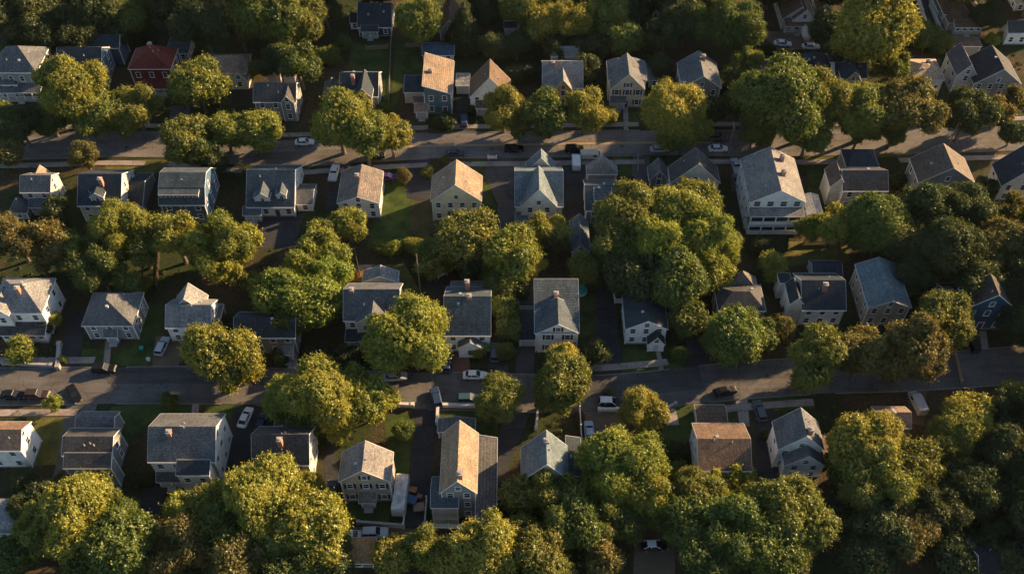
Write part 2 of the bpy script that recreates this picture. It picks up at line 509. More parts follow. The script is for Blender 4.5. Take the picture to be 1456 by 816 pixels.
def decker_front(root, v, ox, oy):
    a, b = v['X0']-ox, v['X1']-ox; y = v['Y0']-oy; w = b-a
    for k in range(2):                                # two glazed porch storeys
        z0 = 0.5+k*2.9
        m = MB(); m.box(a+.15, b-.15, y-2.0, y-.02, z0-.25, z0); m.box(a+.15, b-.15, y-2.0, y-1.9, z0, z0+.8)
        m.build('porch_deck', mat_wall(WHITE), root)
        for i in range(5):
            x = a+.3+(w-.6)*i/4; p = MB(); p.box(x-.12, x+.12, y-2.0, y-1.8, z0+.8, z0+2.62); p.build('porch_post', trim(), root)
        g = MB(); g.box(a+.35, b-.35, y-1.6, y-1.55, z0+.8, z0+2.6); g.build('porch_glass', mat_glass(), root)
    for h, d in ((3.12, 2.0), (6.0, 2.0)):
        rb, tb = slab(roof_surface('shedF', a+.1, b-.1, y-d, y-.02, h, .55, .25), .12); rb.build('porch_roof', mat_roof((.2,.19,.18)), root); tb.build('trim', trim(), root)
    for i in range(4):
        window(root, a+w*(i+.5)/4, y, 7.0, 0, 1.3, 1.35)

def porch(parent, X0, X1, Y0, depth, h, rcol, deck=0.5, enclosed=False, wcol=None, rise=0.9, steps=True):
    """porch across X0..X1 in front of the wall plane Y0"""
    ya = Y0-depth
    d = MB(); d.box(X0, X1, ya, Y0-0.01, 0.0, deck); d.build('porch_deck', mat_plain('porch_boards', (0.3, 0.29, 0.27), 0.8, 0.3, 3), parent)
    surf = roof_surface('shedF', X0, X1, ya, Y0-0.02, h, rise, 0.25)
    rb, tb = slab(surf, 0.12); rb.build('porch_roof', mat_roof(rcol), parent)
    tb.build('trim', trim(), parent)
    if enclosed:
        w = MB(); w.box(X0+0.05, X1-0.05, ya+0.08, Y0-0.02, deck, h-0.02); w.build('porch_wall', mat_wall(wcol or WHITE), parent)
        n = max(2, int((X1-X0)/1.5))
        for i in range(n):
            window(parent, X0+(X1-X0)*(i+0.5)/n, ya+0.08, deck+0.95, 0, 0.95, 1.05)
    else:
        n = max(2, int(round((X1-X0)/2.3))+1)
        for i in range(n):
            x = X0+0.15+(X1-X0-0.3)*i/(n-1)
            p = MB(); p.box(x-0.1, x+0.1, ya+0.08, ya+0.28, deck, h-0.02); p.box(x-0.14, x+0.14, ya+0.04, ya+0.32, h-0.25, h-0.1)
            p.build('porch_post', trim(), parent)
        r = MB(); r.box(X0, X1, ya+0.14, ya+0.22, deck+0.85, deck+0.93); r.box(X0, X1, ya+0.14, ya+0.22, deck+0.15, deck+0.2)
        for i in range(int((X1-X0)/0.3)):
            r.box(X0+0.3*i+0.1, X0+0.3*i+0.15, ya+0.16, ya+0.2, deck+0.2, deck+0.85)
        r.build('railing', trim(), parent)
    if steps:
        s = MB(); xm = (X0+X1)/2
        for i in range(3):
            s.box(xm-0.8, xm+0.8, ya-0.3*(i+1), ya-0.3*i, 0, deck*(1-(i+1)/4))
        s.build('steps', mat_plain('step_stone', (0.34, 0.32, 0.3), 0.9), parent)
# ------------------------------------------------------------------ houses
NAVY=(0.030,0.042,0.052); SLATE=(0.068,0.088,0.098); GREY=(0.105,0.11,0.115); LGREY=(0.20,0.20,0.198); DGREY=(0.065,0.063,0.062)
BROWN=(0.13,0.085,0.055); TAN=(0.26,0.19,0.13); REDR=(0.14,0.032,0.022); BLUR=(0.05,0.085,0.13); GBLUE=(0.115,0.15,0.165)
W=(0.74,0.73,0.69); CREAM=(0.62,0.54,0.40); YEL=(0.60,0.42,0.12); GRW=(0.26,0.26,0.25); LGW=(0.50,0.50,0.47); BLW=(0.08,0.14,0.20)
BEI=(0.42,0.36,0.28); REDW=(0.16,0.03,0.025); NAVW=(0.03,0.045,0.07); BRW=(0.16,0.11,0.08); BBL=(0.04,0.09,0.14); TEAL=(0.09,0.15,0.17)
REFS = []          # reference names for the labels of trees
FOOT = []          # footprints of houses (x0,x1,y0,y1)
HDIM = {}

def px_volume(style, x0, x1, yb, yf, yp, yr, k=None, rise=None, ov=0.32, main=None):
    xm = (x0+x1)/2
    if isinstance(yb, str):                       # 'main-0.6': relative to the main front wall
        Y0 = main['Y0']+float(yb)
    else:
        Y0 = at(xm, yb, 0).y
    he = max(2.2, min(9.5, at_y(xm, yf, Y0).z))
    X0 = at_y(x0, yf, Y0).x+ov; X1 = at_y(x1, yf, Y0).x-ov
    if style in ('gy', 'hy'):
        rise = rise or max(0.6, at_y(xm, yp, Y0).z-he)
        rise = min(rise, (X1-X0)/2*1.35)
        if yr is None: Y1 = main['Yr']
        else: Y1 = at(xm, yr, he+rise).y+(0.0 if style == 'gy' else (X1-X0)/2*0.5)
        Y1 = max(Y1, Y0+2.5)
        kk = rise/((X1-X0)/2)
    elif style in ('gx', 'hx', 'gamx'):
        k = k or 0.72
        d = ray(xm, yr)
        Yr = (CAM_H-he+k*Y0)/(k-d.z/d.y)
        D = max(4.0, min(15, 2*(Yr-Y0))); Y1 = Y0+D; rise = D/2*k; kk = k
    else:
        rise = rise if rise is not None else (0.02 if style == 'flat' else 1.2)
        zr = he+(rise if style == 'shedF' else 0)
        Y1 = max(Y0+1.5, at(xm, yr, zr).y); kk = rise/max(0.1, (Y1-Y0))
    return dict(style=style, X0=X0, X1=X1, Y0=Y0, Y1=Y1, he=he, rise=rise, k=kk, Yr=(Y0+Y1)/2 if style in ('gx','hx','gamx') else Y1)

def wins(root, v, ox, oy, side, storeys=None, attic=True, dr=None, shut=None, front=True, sides=True, wpx=0):
    he = v['he']; n = storeys or (1 if he < 4.2 else 2 if he < 7.6 else 3)
    Wd = v['X1']-v['X0']; fh = he/n
    if front:
        nc = max(1, int(Wd/2.5))
        for s in range(n):
            for c in range(nc):
                x = v['X0']-ox+Wd*(c+0.5)/nc; z = s*fh+min(0.95, fh-1.75)
                if dr is not None and s == 0 and c == nc//2:
                    door(root, x, v['Y0']-oy, 0.12, 0, dr); continue
                window(root, x, v['Y0']-oy, max(0.5, z), 0, 0.95, 1.4, shut)
        if attic and v['style'] == 'gy' and v['rise'] > 1.7:
            window(root, (v['X0']+v['X1'])/2-ox, v['Y0']-oy, he+0.25, 0, 0.85, 1.1, shut if Wd > 6 else None)
    if sides:
        L = v['Y1']-v['Y0']; nc = max(1, int(L/3.0))
        for sx in side:
            x = (v['X1'] if sx > 0 else v['X0'])-ox; rz = math.pi/2*sx
            for s in range(n):
                for c in range(nc):
                    window(root, x, v['Y0']-oy+L*(c+0.5)/nc, max(0.5, s*fh+min(0.95, fh-1.75)), rz, 0.95, 1.4)
            if v['style'] in ('gx', 'gamx') and v['rise'] > 1.8:
                window(root, x, (v['Y0']+v['Y1'])/2-oy, he+0.3, rz, 0.85, 1.2)

def house(ref, label, style, x0, x1, yb, yf, yp, yr, wc, rc, k=None, rise=None, ch=(), dorm=(), wings=(), por=None,
          dr=(0.12,0.05,0.04), shut=None, win=True, cat='house', name='house', group=None, rot=0, storeys=None, isref=True, post=None, ov=0.32, frontwin=True):
    v = px_volume(style, x0, x1, yb, yf, yp, yr, k, rise, ov)
    ox, oy = (v['X0']+v['X1'])/2, v['Y0']
    root = empty(name, (ox, oy, 0.0), label, cat, group)
    side = [1] if x1 < 640 else [-1] if x0 > 830 else [1, -1]
    def vol(v, wc, rc, prefix='', ov=ov):
        volume(root, v['X0']-ox, v['X1']-ox, v['Y0']-oy, v['Y1']-oy, 0.0, v['he'], v['rise'], v['style'], wc, rc, ov, prefix)
        FOOT.append((v['X0'], v['X1'], v['Y0'], v['Y1']))
    vol(v, wc, rc)
    fb = MB(); fb.box(v['X0']-ox-0.05, v['X1']-ox+0.05, v['Y0']-oy-0.05, v['Y1']-oy+0.05, 0.0, 0.35)
    fb.build('foundation', mat_plain('foundation_concrete', (0.22,0.21,0.2), 0.9), root)
    if win: wins(root, v, ox, oy, side, storeys, dr=dr, shut=shut, front=frontwin)
    for c in ch:
        P = at(c[0], c[1], v['he']+v['rise']*0.95)
        zt = v['he']+v['rise']+(c[2] if len(c) > 2 else 0.9)
        chimney(root, P.x-ox, P.y-oy, max(1, v['he']-0.5), zt)
    for d in dorm:                                # (px, py of the foot of its front, width px)
        ray_ = ray(d[0], d[1]); he, Y0, kk = v['he'], v['Y0'], v['k']
        Y = (CAM_H-he+kk*Y0)/(kk-ray_.z/ray_.y); X = ray_.x/ray_.y*Y; z = he+kk*(Y-Y0)
        w = d[2]/scale_at(d[1]); h = 1.35; rs = w/2*0.85
        kind = d[3] if len(d) > 3 else 'gy'
        if kind == 'gy':
            dv = dict(style='gy', X0=X-w/2, X1=X+w/2, Y0=Y, Y1=Y+(h+rs)/kk+0.1, he=z+h, rise=rs)
        else:
            ks = kk*0.35; L = h/(kk-ks)
            dv = dict(style='shedF', X0=X-w/2, X1=X+w/2, Y0=Y, Y1=Y+L+0.1, he=z+h, rise=ks*L)
        volume(root, dv['X0']-ox, dv['X1']-ox, dv['Y0']-oy, dv['Y1']-oy, z-0.3, dv['he'], dv['rise'], dv['style'], wc, rc, 0.2, 'dormer_')
        nw = max(1, int(w/1.6))
        for i in range(nw):
            window(root, dv['X0']-ox+w*(i+0.5)/nw, Y-oy, z+0.12, 0, 0.75, 0.95)
    for wg in wings:                              # style,x0,x1,yb,yf,yp,yr,wc,rc,options
        o = wg[9] if len(wg) > 9 else {}
        wv = px_volume(wg[0], wg[1], wg[2], wg[3], wg[4], wg[5], wg[6], o.get('k'), o.get('rise'), 0.25, v)
        if o.get('he'): wv['he'] = o['he']
        vol(wv, wg[7] or wc, wg[8] or rc, 'wing_', 0.25)
        if win and o.get('win', True): wins(root, wv, ox, oy, side, None, sides=o.get('sides', False), attic=True, dr=o.get('dr'), shut=shut)
        if o.get('garage'):
            g = MB(); w_ = min(2.6, (wv['X1']-wv['X0'])*0.8); xm = (wv['X0']+wv['X1'])/2-ox; yy = wv['Y0']-oy
            g.box(xm-w_/2, xm+w_/2, yy-0.06, yy-0.02, 0.05, 2.15)
            for i in range(4): g.box(xm-w_/2+0.06, xm+w_/2-0.06, yy-0.09, yy-0.06, 0.12+i*0.52, 0.54+i*0.52)
            g.build('garage_door', mat_plain('garage_door_paint', (0.5,0.49,0.47), 0.5), root)
    if por:                                       # u0,u1,depth,height,enclosed
        Wd = v['X1']-v['X0']; a = v['X0']-ox+Wd*por[0]; b = v['X0']-ox+Wd*por[1]
        porch(root, a, b, v['Y0']-oy+(por[5] if len(por) > 5 else 0), por[2], por[3] if len(por) > 3 else 2.7, por[6] if len(por) > 6 else rc, enclosed=bool(por[4]) if len(por) > 4 else False, wcol=wc)
    if cat == 'house' and yb > 30: vents(root, v, ox, oy, random.Random(int(x0*7+yb))); gutter(root, v, ox, oy)
    if post: post(root, v, ox, oy)
    if rot: root.rotation_euler = (0, 0, R_(rot))
    if isref: REFS.append((ref, (x0+x1)/2, (yf+yr)/2 if yr else yf, x0, x1, min(yf, yr or yf), yb))
    HDIM[ref] = (round(v['X1']-v['X0'],1), round(v['Y1']-v['Y0'],1), round(v['he'],1), round(v['rise'],1))
    return root, v

H = house
# ---- top row
H('slate-roofed house at the top edge', 'small house with narrow blue-grey roof at the top edge, in dark trees at upper left', 'gy', 237,259,36,26,14,-18, GRW, GBLUE, dr=None)
H('navy-walled house', 'dark navy-walled house with plain slate roof and white gable trim beside the sunlit round tree', 'gx', 508,557,52,38,0,5, NAVW, NAVY, wings=[('gx',498,511,42,38,0,33,W,NAVY,{})], por=(0.1,0.6,1.2,2.5))
H('half-hidden brown-gabled house', 'brown-roofed house half hidden by the dark conifer near the top edge', 'gy', 624,654,58,44,26,-5, GRW, BROWN, dr=None)
H('white corner of a hidden house', 'white house with white porch posts nearly hidden by trees near the top edge', 'gx', 716,752,46,28,0,2, W, DGREY, por=(0,0.5,1.6,2.6), dr=None)
H('tiny blue-grey house', 'tiny blue-grey gabled house showing through a gap in the dark trees at the top', 'gy', 920,943,42,26,14,4, GRW, GBLUE, dr=None)
H('orange-lit roof', 'house with sunlit orange-brown roof cut by the top edge of the photo', 'gx', 800,834,22,8,0,-12, BEI, TAN, dr=None)
H('white-gabled house at the top', 'brown-roofed house with white front gable and white porch at the top edge', 'gy', 1112,1160,42,26,10,-30, LGW, BROWN,
  wings=[('gy',1127,1160,'-1.2',28,14,-10,W,BROWN,{}),], por=(0.05,0.9,2.2,2.6))
H('roof peeking at the top', 'grey gabled house peeking in at the top edge beside the big round tree', 'gy', 1161,1184,24,16,6,-25, LGW, BROWN, dr=None)
H('brown house with the sunlit porch', 'brown hip-roofed house with glassed front porch at the top edge beyond the white walls', 'hy', 1342,1397,34,20,8,-25, BEI, BROWN,
  wings=[('hx',1348,1388,44,32,0,8,BEI,BROWN,{'k':0.6}),('gy',1333,1346,26,18,12,-20,GRW,GREY,{'win':False})], por=(0.15,0.9,2.0,2.6,1,-3.2))
H('house with the tall white gable wall', 'dark-roofed garage with tall white gable wall by the right edge of the photo', 'gx', 1433,1482,64,46,0,30, W, DGREY, ch=[], dr=None)
H('pale-roofed house in the top right corner', 'pale-roofed house in the top right corner of the photo', 'gy', 1444,1490,16,6,0,-40, LGW, LGREY, dr=None)

# ---- first full row, north of the upper street
H('grey hip-roofed house at the far left', 'grey shingled house with hip roof and wraparound porch at the left edge', 'hx', -14,52,137,102,0,66, GRW, GREY, k=0.8, por=(0,1,2.2,3.0), dr=(0.1,0.1,0.1), wings=[('hy',-8,24,140,120,112,98,LGW,GREY,{})])
H('navy-roofed blue house', 'blue house with long plain navy roof and round gable window, beyond the big sunlit trees', 'gx', 80,144,121,94,0,68, BLW, NAVY, wings=[('gx',122,170,92,68,0,50,BLW,NAVY,{'win':False})])
H('red-roofed house', 'dark red house with red hip roof and white-framed windows and porch', 'hy', 182,243,131,97,75,62, REDW, REDR, rise=3.4, por=(0.3,1.0,2.4,3.0,0,0,REDR), ch=[(213,64,0.2)], dr=(0.5,0.5,0.48))
H('tan-roofed low house', 'low cream house with tan hip roof behind the round dark tree', 'hx', 281,350,122,103,0,80, LGW, TAN, k=0.62, wings=[('gy',325,350,'-1.5',106,94,None,CREAM,TAN,{'he':3.0})])
H('grey house with the pinkish gable', 'grey two-storey house with brown roof and pinkish sunlit side gable', 'gx', 360,421,170,144,0,119, GRW, DGREY, wings=[('gy',398,419,'-0.7',146,128,None,GRW,DGREY,{}),('gy',378,396,128,108,100,94,BEI,TAN,{'win':False}),('gy',402,420,128,110,102,96,LGW,TAN,{'win':False})], dr=(0.3,0.1,0.08))
H('dark-roofed house with a white gable end', 'house with near-black roof, brick chimney and bright white gable end', 'gx', 483,538,160,136,0,104, GRW, NAVY, ch=[(502,113)], wings=[('gy',503,529,'-2.2',138,122,None,GRW,NAVY,{}),('hy',459,483,146,134,118,108,GRW,GREY,{})])
H('house with the bright tan slope', 'tall blue-grey house with one bright tan roof slope and white trim', 'shedR', 601,643,162,133,0,88, TEAL, TAN, rise=2.3, ch=[(612,102,0.4)],
  wings=[('shedF',574,603,147,131,0,108,CREAM,NAVY,{'rise':1.3}),('shedF',588,603,160,146,0,138,LGW,BROWN,{'rise':0.6})], por=(-0.35,0.1,2.0,2.4))
H('blue-roofed shed', 'long cream shed with blue metal roof behind the tan-sloped house', 'gx', 600,646,88,78,0,65, CREAM, BLUR, k=0.45, cat='shed', name='shed', dr=None)
H('brown-roofed house with the side garage', 'white house with brown gable roof, one slope in dappled sun', 'gy', 667,726,159,137,110,86, W, BROWN, wings=[('shedF',648,668,134,122,0,105,LGW,LGREY,{'rise':0.5,'garage':True,'win':False})], por=(0.15,0.7,1.6,2.6), dr=(0.1,0.1,0.1))
H('yellow-gabled house', 'house with pale grey roofs and a small yellow front gable behind golden tree', 'gx', 771,829,148,124,0,88, LGW, LGREY, wings=[('gy',786,815,'-0.8',128,106,None,YEL,LGREY,{}),('gx',783,823,100,80,0,69,LGW,LGREY,{'win':False})], ch=[(786,92,0.5)])

def facade_a10(root, v, ox, oy):
    pass
H('cream house with the stone walk', 'cream two-storey gabled house with side dormers and steps to a stone walk', 'gy', 868,917,153,125,105,77, CREAM, GREY, shut=(0.05,0.04,0.035), por=(0.0,0.45,1.2,2.6), dr=(0.1,0.05,0.04),
  wings=[('shedR',902,920,'3.0',114,0,88,CREAM,GREY,{'rise':0.9,'win':False}),('shedL',865,882,'3.0',114,0,88,CREAM,GREY,{'rise':0.9,'win':False})])
H('narrow flat-roofed shed', 'narrow flat beige-roofed shed between the cream house and the grey-gabled house', 'flat', 922,941,124,114,0,92, LGW, LGREY, cat='shed', name='shed', dr=None, isref=False)
H('grey-gabled house with brick chimney', 'grey shingled house with steep gable roof and red brick chimney on the ridge', 'gy', 969,1026,154,124,108,74, GRW, GREY, ch=[(1000,84,0.8)], por=(0.3,0.8,2.2,3.0,0,0,SLATE))
H('low grey-brown roof', 'low house with flat-looking grey-brown roof and pale chimney behind dark treetops', 'gx', 1078,1136,122,103,0,86, GRW, BROWN, ch=[(1107,86,0.7)], dr=None)
H('navy pyramid roof', 'house with navy pyramid roof between tree crowns north of the street', 'hx', 1140,1184,118,97,0,75, GRW, NAVY, k=0.95, dr=None)
H('navy house with the front ell', 'navy-roofed house with front ell and white left gable, before the huge golden tree', 'gx', 1187,1233,135,110,0,90, LGW, NAVY, wings=[('gy',1198,1226,'-3.2',116,98,None,GRW,NAVY,{})], ch=[(1211,88,0.5)])
H('sunlit orange flat roof', 'white house with broad sunlit orange-tan roof and two small chimneys', 'hx', 1295,1343,132,113,0,92, W, (0.42,0.30,0.19), k=0.4, ch=[(1320,88,0.3)], dr=None)
H('large dark roof with the bright right slope', 'large house with black roof slope and brightly sunlit right slope', 'gy', 1384,1452,140,118,98,66, GRW, (0.035,0.035,0.038), wings=[('gy',1360,1390,132,106,92,62,LGW,GREY,{'sides':True}),('flat',1356,1396,80,66,0,54,GRW,BROWN,{'win':False})])

# ---- second row, south of the upper street
H('small grey house at the left', 'small grey two-storey house with grey shingle roof and a low side wing at far left', 'gx', 28,72,298,272,0,250, LGW, GREY, wings=[('hy',12,38,312,301,287,277,GRW,GREY,{}),('gy',45,66,275,256,246,240,LGW,TAN,{'win':False})], por=(0.2,1,1.8,2.6))
H('navy-roofed house with orange chimney', 'grey house with navy roof, one small gable dormer, orange chimney and side wing', 'gx', 110,172,315,291,0,248, LGW, NAVY, ch=[(143,258,0.6)], dorm=[(140,286,17)], wings=[('gx',180,203,302,292,0,258,GRW,NAVY,{'k':0.5,'win':False})])
H('blue house', 'blue clapboard house with grey gambrel roof and pale side wall', 'gamx', 226,292,315,290,0,246, BLW, SLATE, k=0.72, dr=(0.5,0.5,0.5), dorm=[(256,283,52,'shed')], por=None)
H('white house with twin dormers', 'white house with dark slate roof, two dormers and a side porch above a wide driveway', 'gx', 350,419,308,293,0,242, W, SLATE, dorm=[(374,287,20),(401,283,12)], wings=[('gx',421,445,300,290,0,271,W,GREY,{'k':0.4})], por=(-0.08,0.28,1.6,2.3))
H('white house with the dappled roof', 'small white house with dappled brown-grey gable roof and red chimney beside purple car', 'gy', 479,540,310,288,279,236, W, (0.17,0.14,0.12), ch=[(508,252,0.6)], shut=None, por=None)
H('yellow-cream house', 'yellow-cream house with broad sunlit tan gable roof and round attic window', 'gy', 612,685,314,284,262,229, (0.74,0.60,0.38), TAN, dr=(0.05,0.05,0.05), rise=None)
H('teal-roofed white house', 'white house with blue-grey cross-gabled roof beside a dark driveway of parked trucks', 'gx', 732,801,316,292,0,244, W, GBLUE, wings=[('gy',740,792,'-0.7',292,264,None,W,GBLUE,{}),('gy',748,790,262,242,224,216,LGW,GBLUE,{'win':False})], por=(0.0,0.25,1.4,2.3))
H('slate two-tone house', 'narrow house with two-tone slate roof beside the long pale shed', 'gx', 832,880,318,298,0,264, GRW, SLATE, k=0.62, wings=[('hy',834,878,268,246,228,224,GRW,LGREY,{'win':False})], dorm=[(857,291,22,'shed')])
H('long pale shed', 'long narrow shed with pale blue-grey roof between two dark trees', 'gy', 812,839,368,356,348,306, LGW, GBLUE, cat='shed', name='shed', dr=None)
H('small grey garage', 'small grey-roofed garage tucked beside the dark twin-slope roof', 'gy', 923,951,266,254,238,226, GRW, GREY, cat='garage', name='garage', dr=None, isref=False)
H('charcoal-roofed house', 'house with large charcoal gable roof just north of the giant tree', 'gy', 953,1024,284,258,232,212, LGW, DGREY, dr=None)
H('big white three-decker', 'tall white house with two-storey front porches and long grey roof with two chimneys', 'gy', 1066,1146,325,286,270,211, W, (0.2,0.185,0.17), ch=[(1112,224,0.5),(1114,246,0.5)], storeys=3, dr=None, frontwin=False, post=decker_front)
H('pale narrow shed', 'very narrow long shed with pale two-panel roof beside the tall white house', 'gy', 1147,1170,314,306,303,276, W, (0.5,0.48,0.46), rise=0.5, cat='shed', name='shed', dr=None, isref=False)
H('grey mansard house', 'grey-walled house with stacked grey roofs and a navy pyramid behind', 'gx', 1198,1263,298,270,0,243, LGW, DGREY, wings=[('hx',1203,1250,262,236,0,213,GRW,NAVY,{'win':False,'k':0.9}),('gy',1180,1205,'1.5',264,252,230,LGW,DGREY,{'win':False})])
H('black roof with the tan strip', 'house with black left slope and bright tan right slope by the small round tree', 'gy', 1306,1386,288,258,238,206, GRW, (0.13,0.10,0.075), dr=None)
H('half-timbered house', 'dark-roofed house with white half-timbered side at the right edge', 'gy', 1424,1490,285,262,236,208, W, NAVY, dr=None)

# ---- third row, north of the lower street
H('white hip-roofed house at the far left', 'large white house with grey hip roof, orange chimney and columned porch at left edge', 'hx', -16,60,474,443,0,404, W, LGREY, k=0.8, ch=[(25,412,0.5)], wings=[('gy',-14,12,'-0.8',446,434,None,W,LGREY,{})], por=(0.1,0.98,2.4,2.8,1,0,DGREY))
H('small grey hip-roofed house', 'small grey hip-roofed house in dappled sun with a straight walk to the street', 'hy', 116,190,482,461,440,414, GRW, GREY, rise=3.6, dr=(0.3,0.03,0.03), por=(0.38,0.62,1.0,2.3), shut=None)
H('speckled grey house with red deck', 'white house with speckled grey roof and a red side deck, silver car alongside', 'gx', 235,300,485,464,0,434, W, LGREY, k=0.75, wings=[('gy',246,290,'4',440,424,404,LGW,LGREY,{'win':False}),('flat',298,314,464,452,0,434,REDW,GREY,{})], dr=(0.4,0.05,0.04))
H('hidden house with white portico', 'dark-roofed house mostly hidden by bright trees with white portico over its walk', 'gx', 332,420,502,478,0,452, GRW, NAVY, dr=(0.3,0.3,0.3), por=(0.72,0.95,2.0,2.4,0,0,LGREY))
H('grey house with the pedimented gable', 'cream house with grey roof, front pediment with twin windows, and dark porch roof', 'gx', 488,568,484,454,0,412, CREAM, GREY, k=0.8, ch=[(500,414,0.4)], wings=[('gy',505,556,'-0.7',458,432,None,CREAM,GREY,{'rise':2.3}),('gy',515,566,420,400,392,386,LGW,LGREY,{'win':False})], por=(0,1,2.2,2.8,0,0,NAVY))
H('slate-roofed house with two chimneys', 'white house with plain slate roof, two chimneys and a tiny front gable', 'gx', 631,698,500,475,0,422, W, SLATE, ch=[(667,424,0.6),(664,402,0.2)], wings=[('gy',650,686,'-1.4',484,475,None,W,GREY,{'he':3.5,'rise':1.7}),('flat',641,689,430,412,0,402,LGW,GREY,{'win':False})], dr=(0.1,0.1,0.12))
H('white house with black shutters', 'large white house with black shutters, long slate roof and attached garage', 'shedF', 760,824,500,472,461,397, W, SLATE, shut=(0.01,0.01,0.012), ch=[(791,418,0.1)], wings=[('gy',764,823,'-0.12',472,460,425,W,SLATE,{}),('shedF',737,764,492,482,0,440,W,NAVY,{'rise':2.2,'garage':True,'win':False}),('flat',738,762,448,434,0,398,LGW,(0.09,0.07,0.06),{'win':False})], rise=3.2, frontwin=False, por=(0.55,0.95,1.0,2.3,0,-0.12))
H('white bungalow with navy roof', 'low white house with navy gable roof and little entry portico on a green lawn', 'gy', 889,950,489,466,454,410, W, NAVY, rise=2.4, wings=[('gy',923,949,'-1.8',474,465,None,W,NAVY,{'he':2.6,'dr':(0.5,0.5,0.5)})], dorm=[], dr=None)
H('grey-brown house below the giant tree', 'grey-brown house with stepped hip roofs just below the giant tree', 'hx', 1021,1089,462,440,0,415, GRW, DGREY, k=0.6, wings=[('hy',1030,1078,430,412,396,386,BEI,(0.13,0.11,0.1),{'win':False})], dr=None)
H('navy house with orange chimney', 'white house with navy roof, orange chimney and white left gable', 'gx', 1140,1203,462,439,0,399, W, NAVY, ch=[(1173,408,0.7)], wings=[('gy',1123,1143,'0.8',430,410,396,W,NAVY,{'win':False}),('flat',1108,1126,424,402,0,390,W,NAVY,{'win':False}),('gx',1155,1198,402,392,0,380,LGW,NAVY,{'win':False})])
H('blue-grey barn-roofed house', 'long blue-grey roofed house with shadowed left wall behind the dark round trees', 'gy', 1234,1296,462,436,424,368, BEI, GBLUE, rise=2.0, dr=None)
H('bright blue house', 'bright blue house with sagging brown-black roof in deep shade at the right', 'gy', 1374,1444,468,436,418,392, BBL, (0.06,0.045,0.038), wings=[('gx',1340,1378,446,426,0,408,GRW,DGREY,{})])

# ---- fourth row, south of the lower street
H('tan-lit house at the left edge', 'white house with orange-tan roof strip cut by the left edge of the photo', 'gx', -34,30,664,638,0,611, W, (0.2,0.13,0.09), dr=None)
H('two-tier dark house', 'house with two-tier dark roof and white stepped trim on its sunlit gable', 'gx', 88,160,668,645,0,621, GRW, DGREY, k=0.62, wings=[('shedF',90,158,'-3.2',664,0,644,GRW,DGREY,{'rise':1.2,'win':False}),('gx',107,162,628,613,0,605,GRW,GREY,{'win':False})], dr=None)
H('large white cross-gabled house', 'large white house with grey cross-gabled roof, brick chimney and round side windows', 'gx', 210,306,684,654,0,607, W, GREY, k=0.72, ch=[(240,615,0.2)], wings=[('shedF',250,298,'-2.6',674,0,654,W,NAVY,{'rise':1.1})], por=(0.02,0.4,1.2,2.4))
H('brown-grey roof beside the spreading tree', 'house with plain brown-grey roof, pale ridge and chimney below the spreading tree', 'gx', 358,440,686,658,0,618, LGW, DGREY, k=0.95, ch=[(398,628,0.6)], wings=[('gy',388,432,622,610,600,592,LGW,BROWN,{'win':False})], dr=None)
H('cream house with dark shutters', 'cream house with grey gable roof half in sun and dark shutters round the porch', 'gy', 481,556,712,682,667,629, BEI, (0.2,0.185,0.17), shut=(0.02,0.02,0.02), por=(0.35,0.65,1.4,2.4), ch=[])
H('long house with the bright centre slope', 'long narrow house with bright tan roof slope, chimney and dark lean-to along it', 'gy', 624,678,735,692,672,600, GRW, TAN, dr=None, ch=[(654,676,0.6)],
  wings=[('gx',612,652,745,720,0,694,LGW,SLATE,{'k':0.5,'win':False}),('shedR',676,706,762,742,0,624,GRW,DGREY,{'rise':0.9,'win':False}),('gy',624,677,'16',634,612,596,GRW,GREY,{'win':False})])
H('grey-blue roof with tree shadow', 'house with blue-grey gable roof marked by a tree shadow, with low dark side wing', 'gy', 741,812,706,680,654,614, LGW, GBLUE, ch=[(777,628,0.2)], wings=[('shedR',806,828,700,676,0,624,GRW,NAVY,{'rise':0.6,'win':False})], dr=None)
H('plain brown-roofed house', 'white-walled house with big plain brown roof behind the tree tops', 'gx', 993,1069,690,667,0,624, W, (0.16,0.105,0.07), k=0.55, wings=[('gx',990,1034,612,606,0,600,W,BROWN,{'win':False,'k':0.3})], dr=None)
H('grey house with sunlit right slope', 'white house with grey gable roof, bright right slope and a lower front gable', 'gy', 1106,1172,664,636,618,582, W, GREY, wings=[('gy',1115,1174,678,660,647,636,W,GREY,{}),('shedR',1160,1190,664,652,0,622,GRW,BROWN,{'rise':0.5,'win':False})], ch=[(1152,612,0.4)])
H('tan roof behind the gold tree', 'small tan-roofed house hidden behind the big gold tree below the pale van', 'gx', 1247,1296,622,606,0,588, BEI, TAN, dr=None)
H('pale gravel-roofed garage', 'flat-roofed garage with pale gravel roof at the bottom left edge', 'flat', -22,26,768,756,0,712, GRW, LGREY, cat='garage', name='garage', dr=None, isref=False)
H('dark roof in the bottom right corner', 'house with very dark blue roof lost in shade in the bottom right corner', 'gx', 1392,1470,842,824,0,790, (0.05,0.055,0.06), (0.012,0.014,0.018), dr=None)  # wall and roof colours darkened to stand for deep shade
H('small lit shed roof', 'small hut with rounded thatch-brown sunlit roof at the bottom centre-left', 'hx', 486,532,806,798,0,782, BRW, (0.3,0.19,0.1), k=0.7, cat='shed', name='shed', dr=None, isref=False)
H('red-grey garage roof', 'plain grey-roofed garage behind the red-roofed house', 'shedF', 236,268,88,76,0,54, GRW, GREY, rise=0.5, cat='garage', name='garage', dr=None, isref=False)
# ------------------------------------------------------------------ trees
def unit(v): return v/np.maximum(np.linalg.norm(v, axis=-1, keepdims=True), 1e-9)

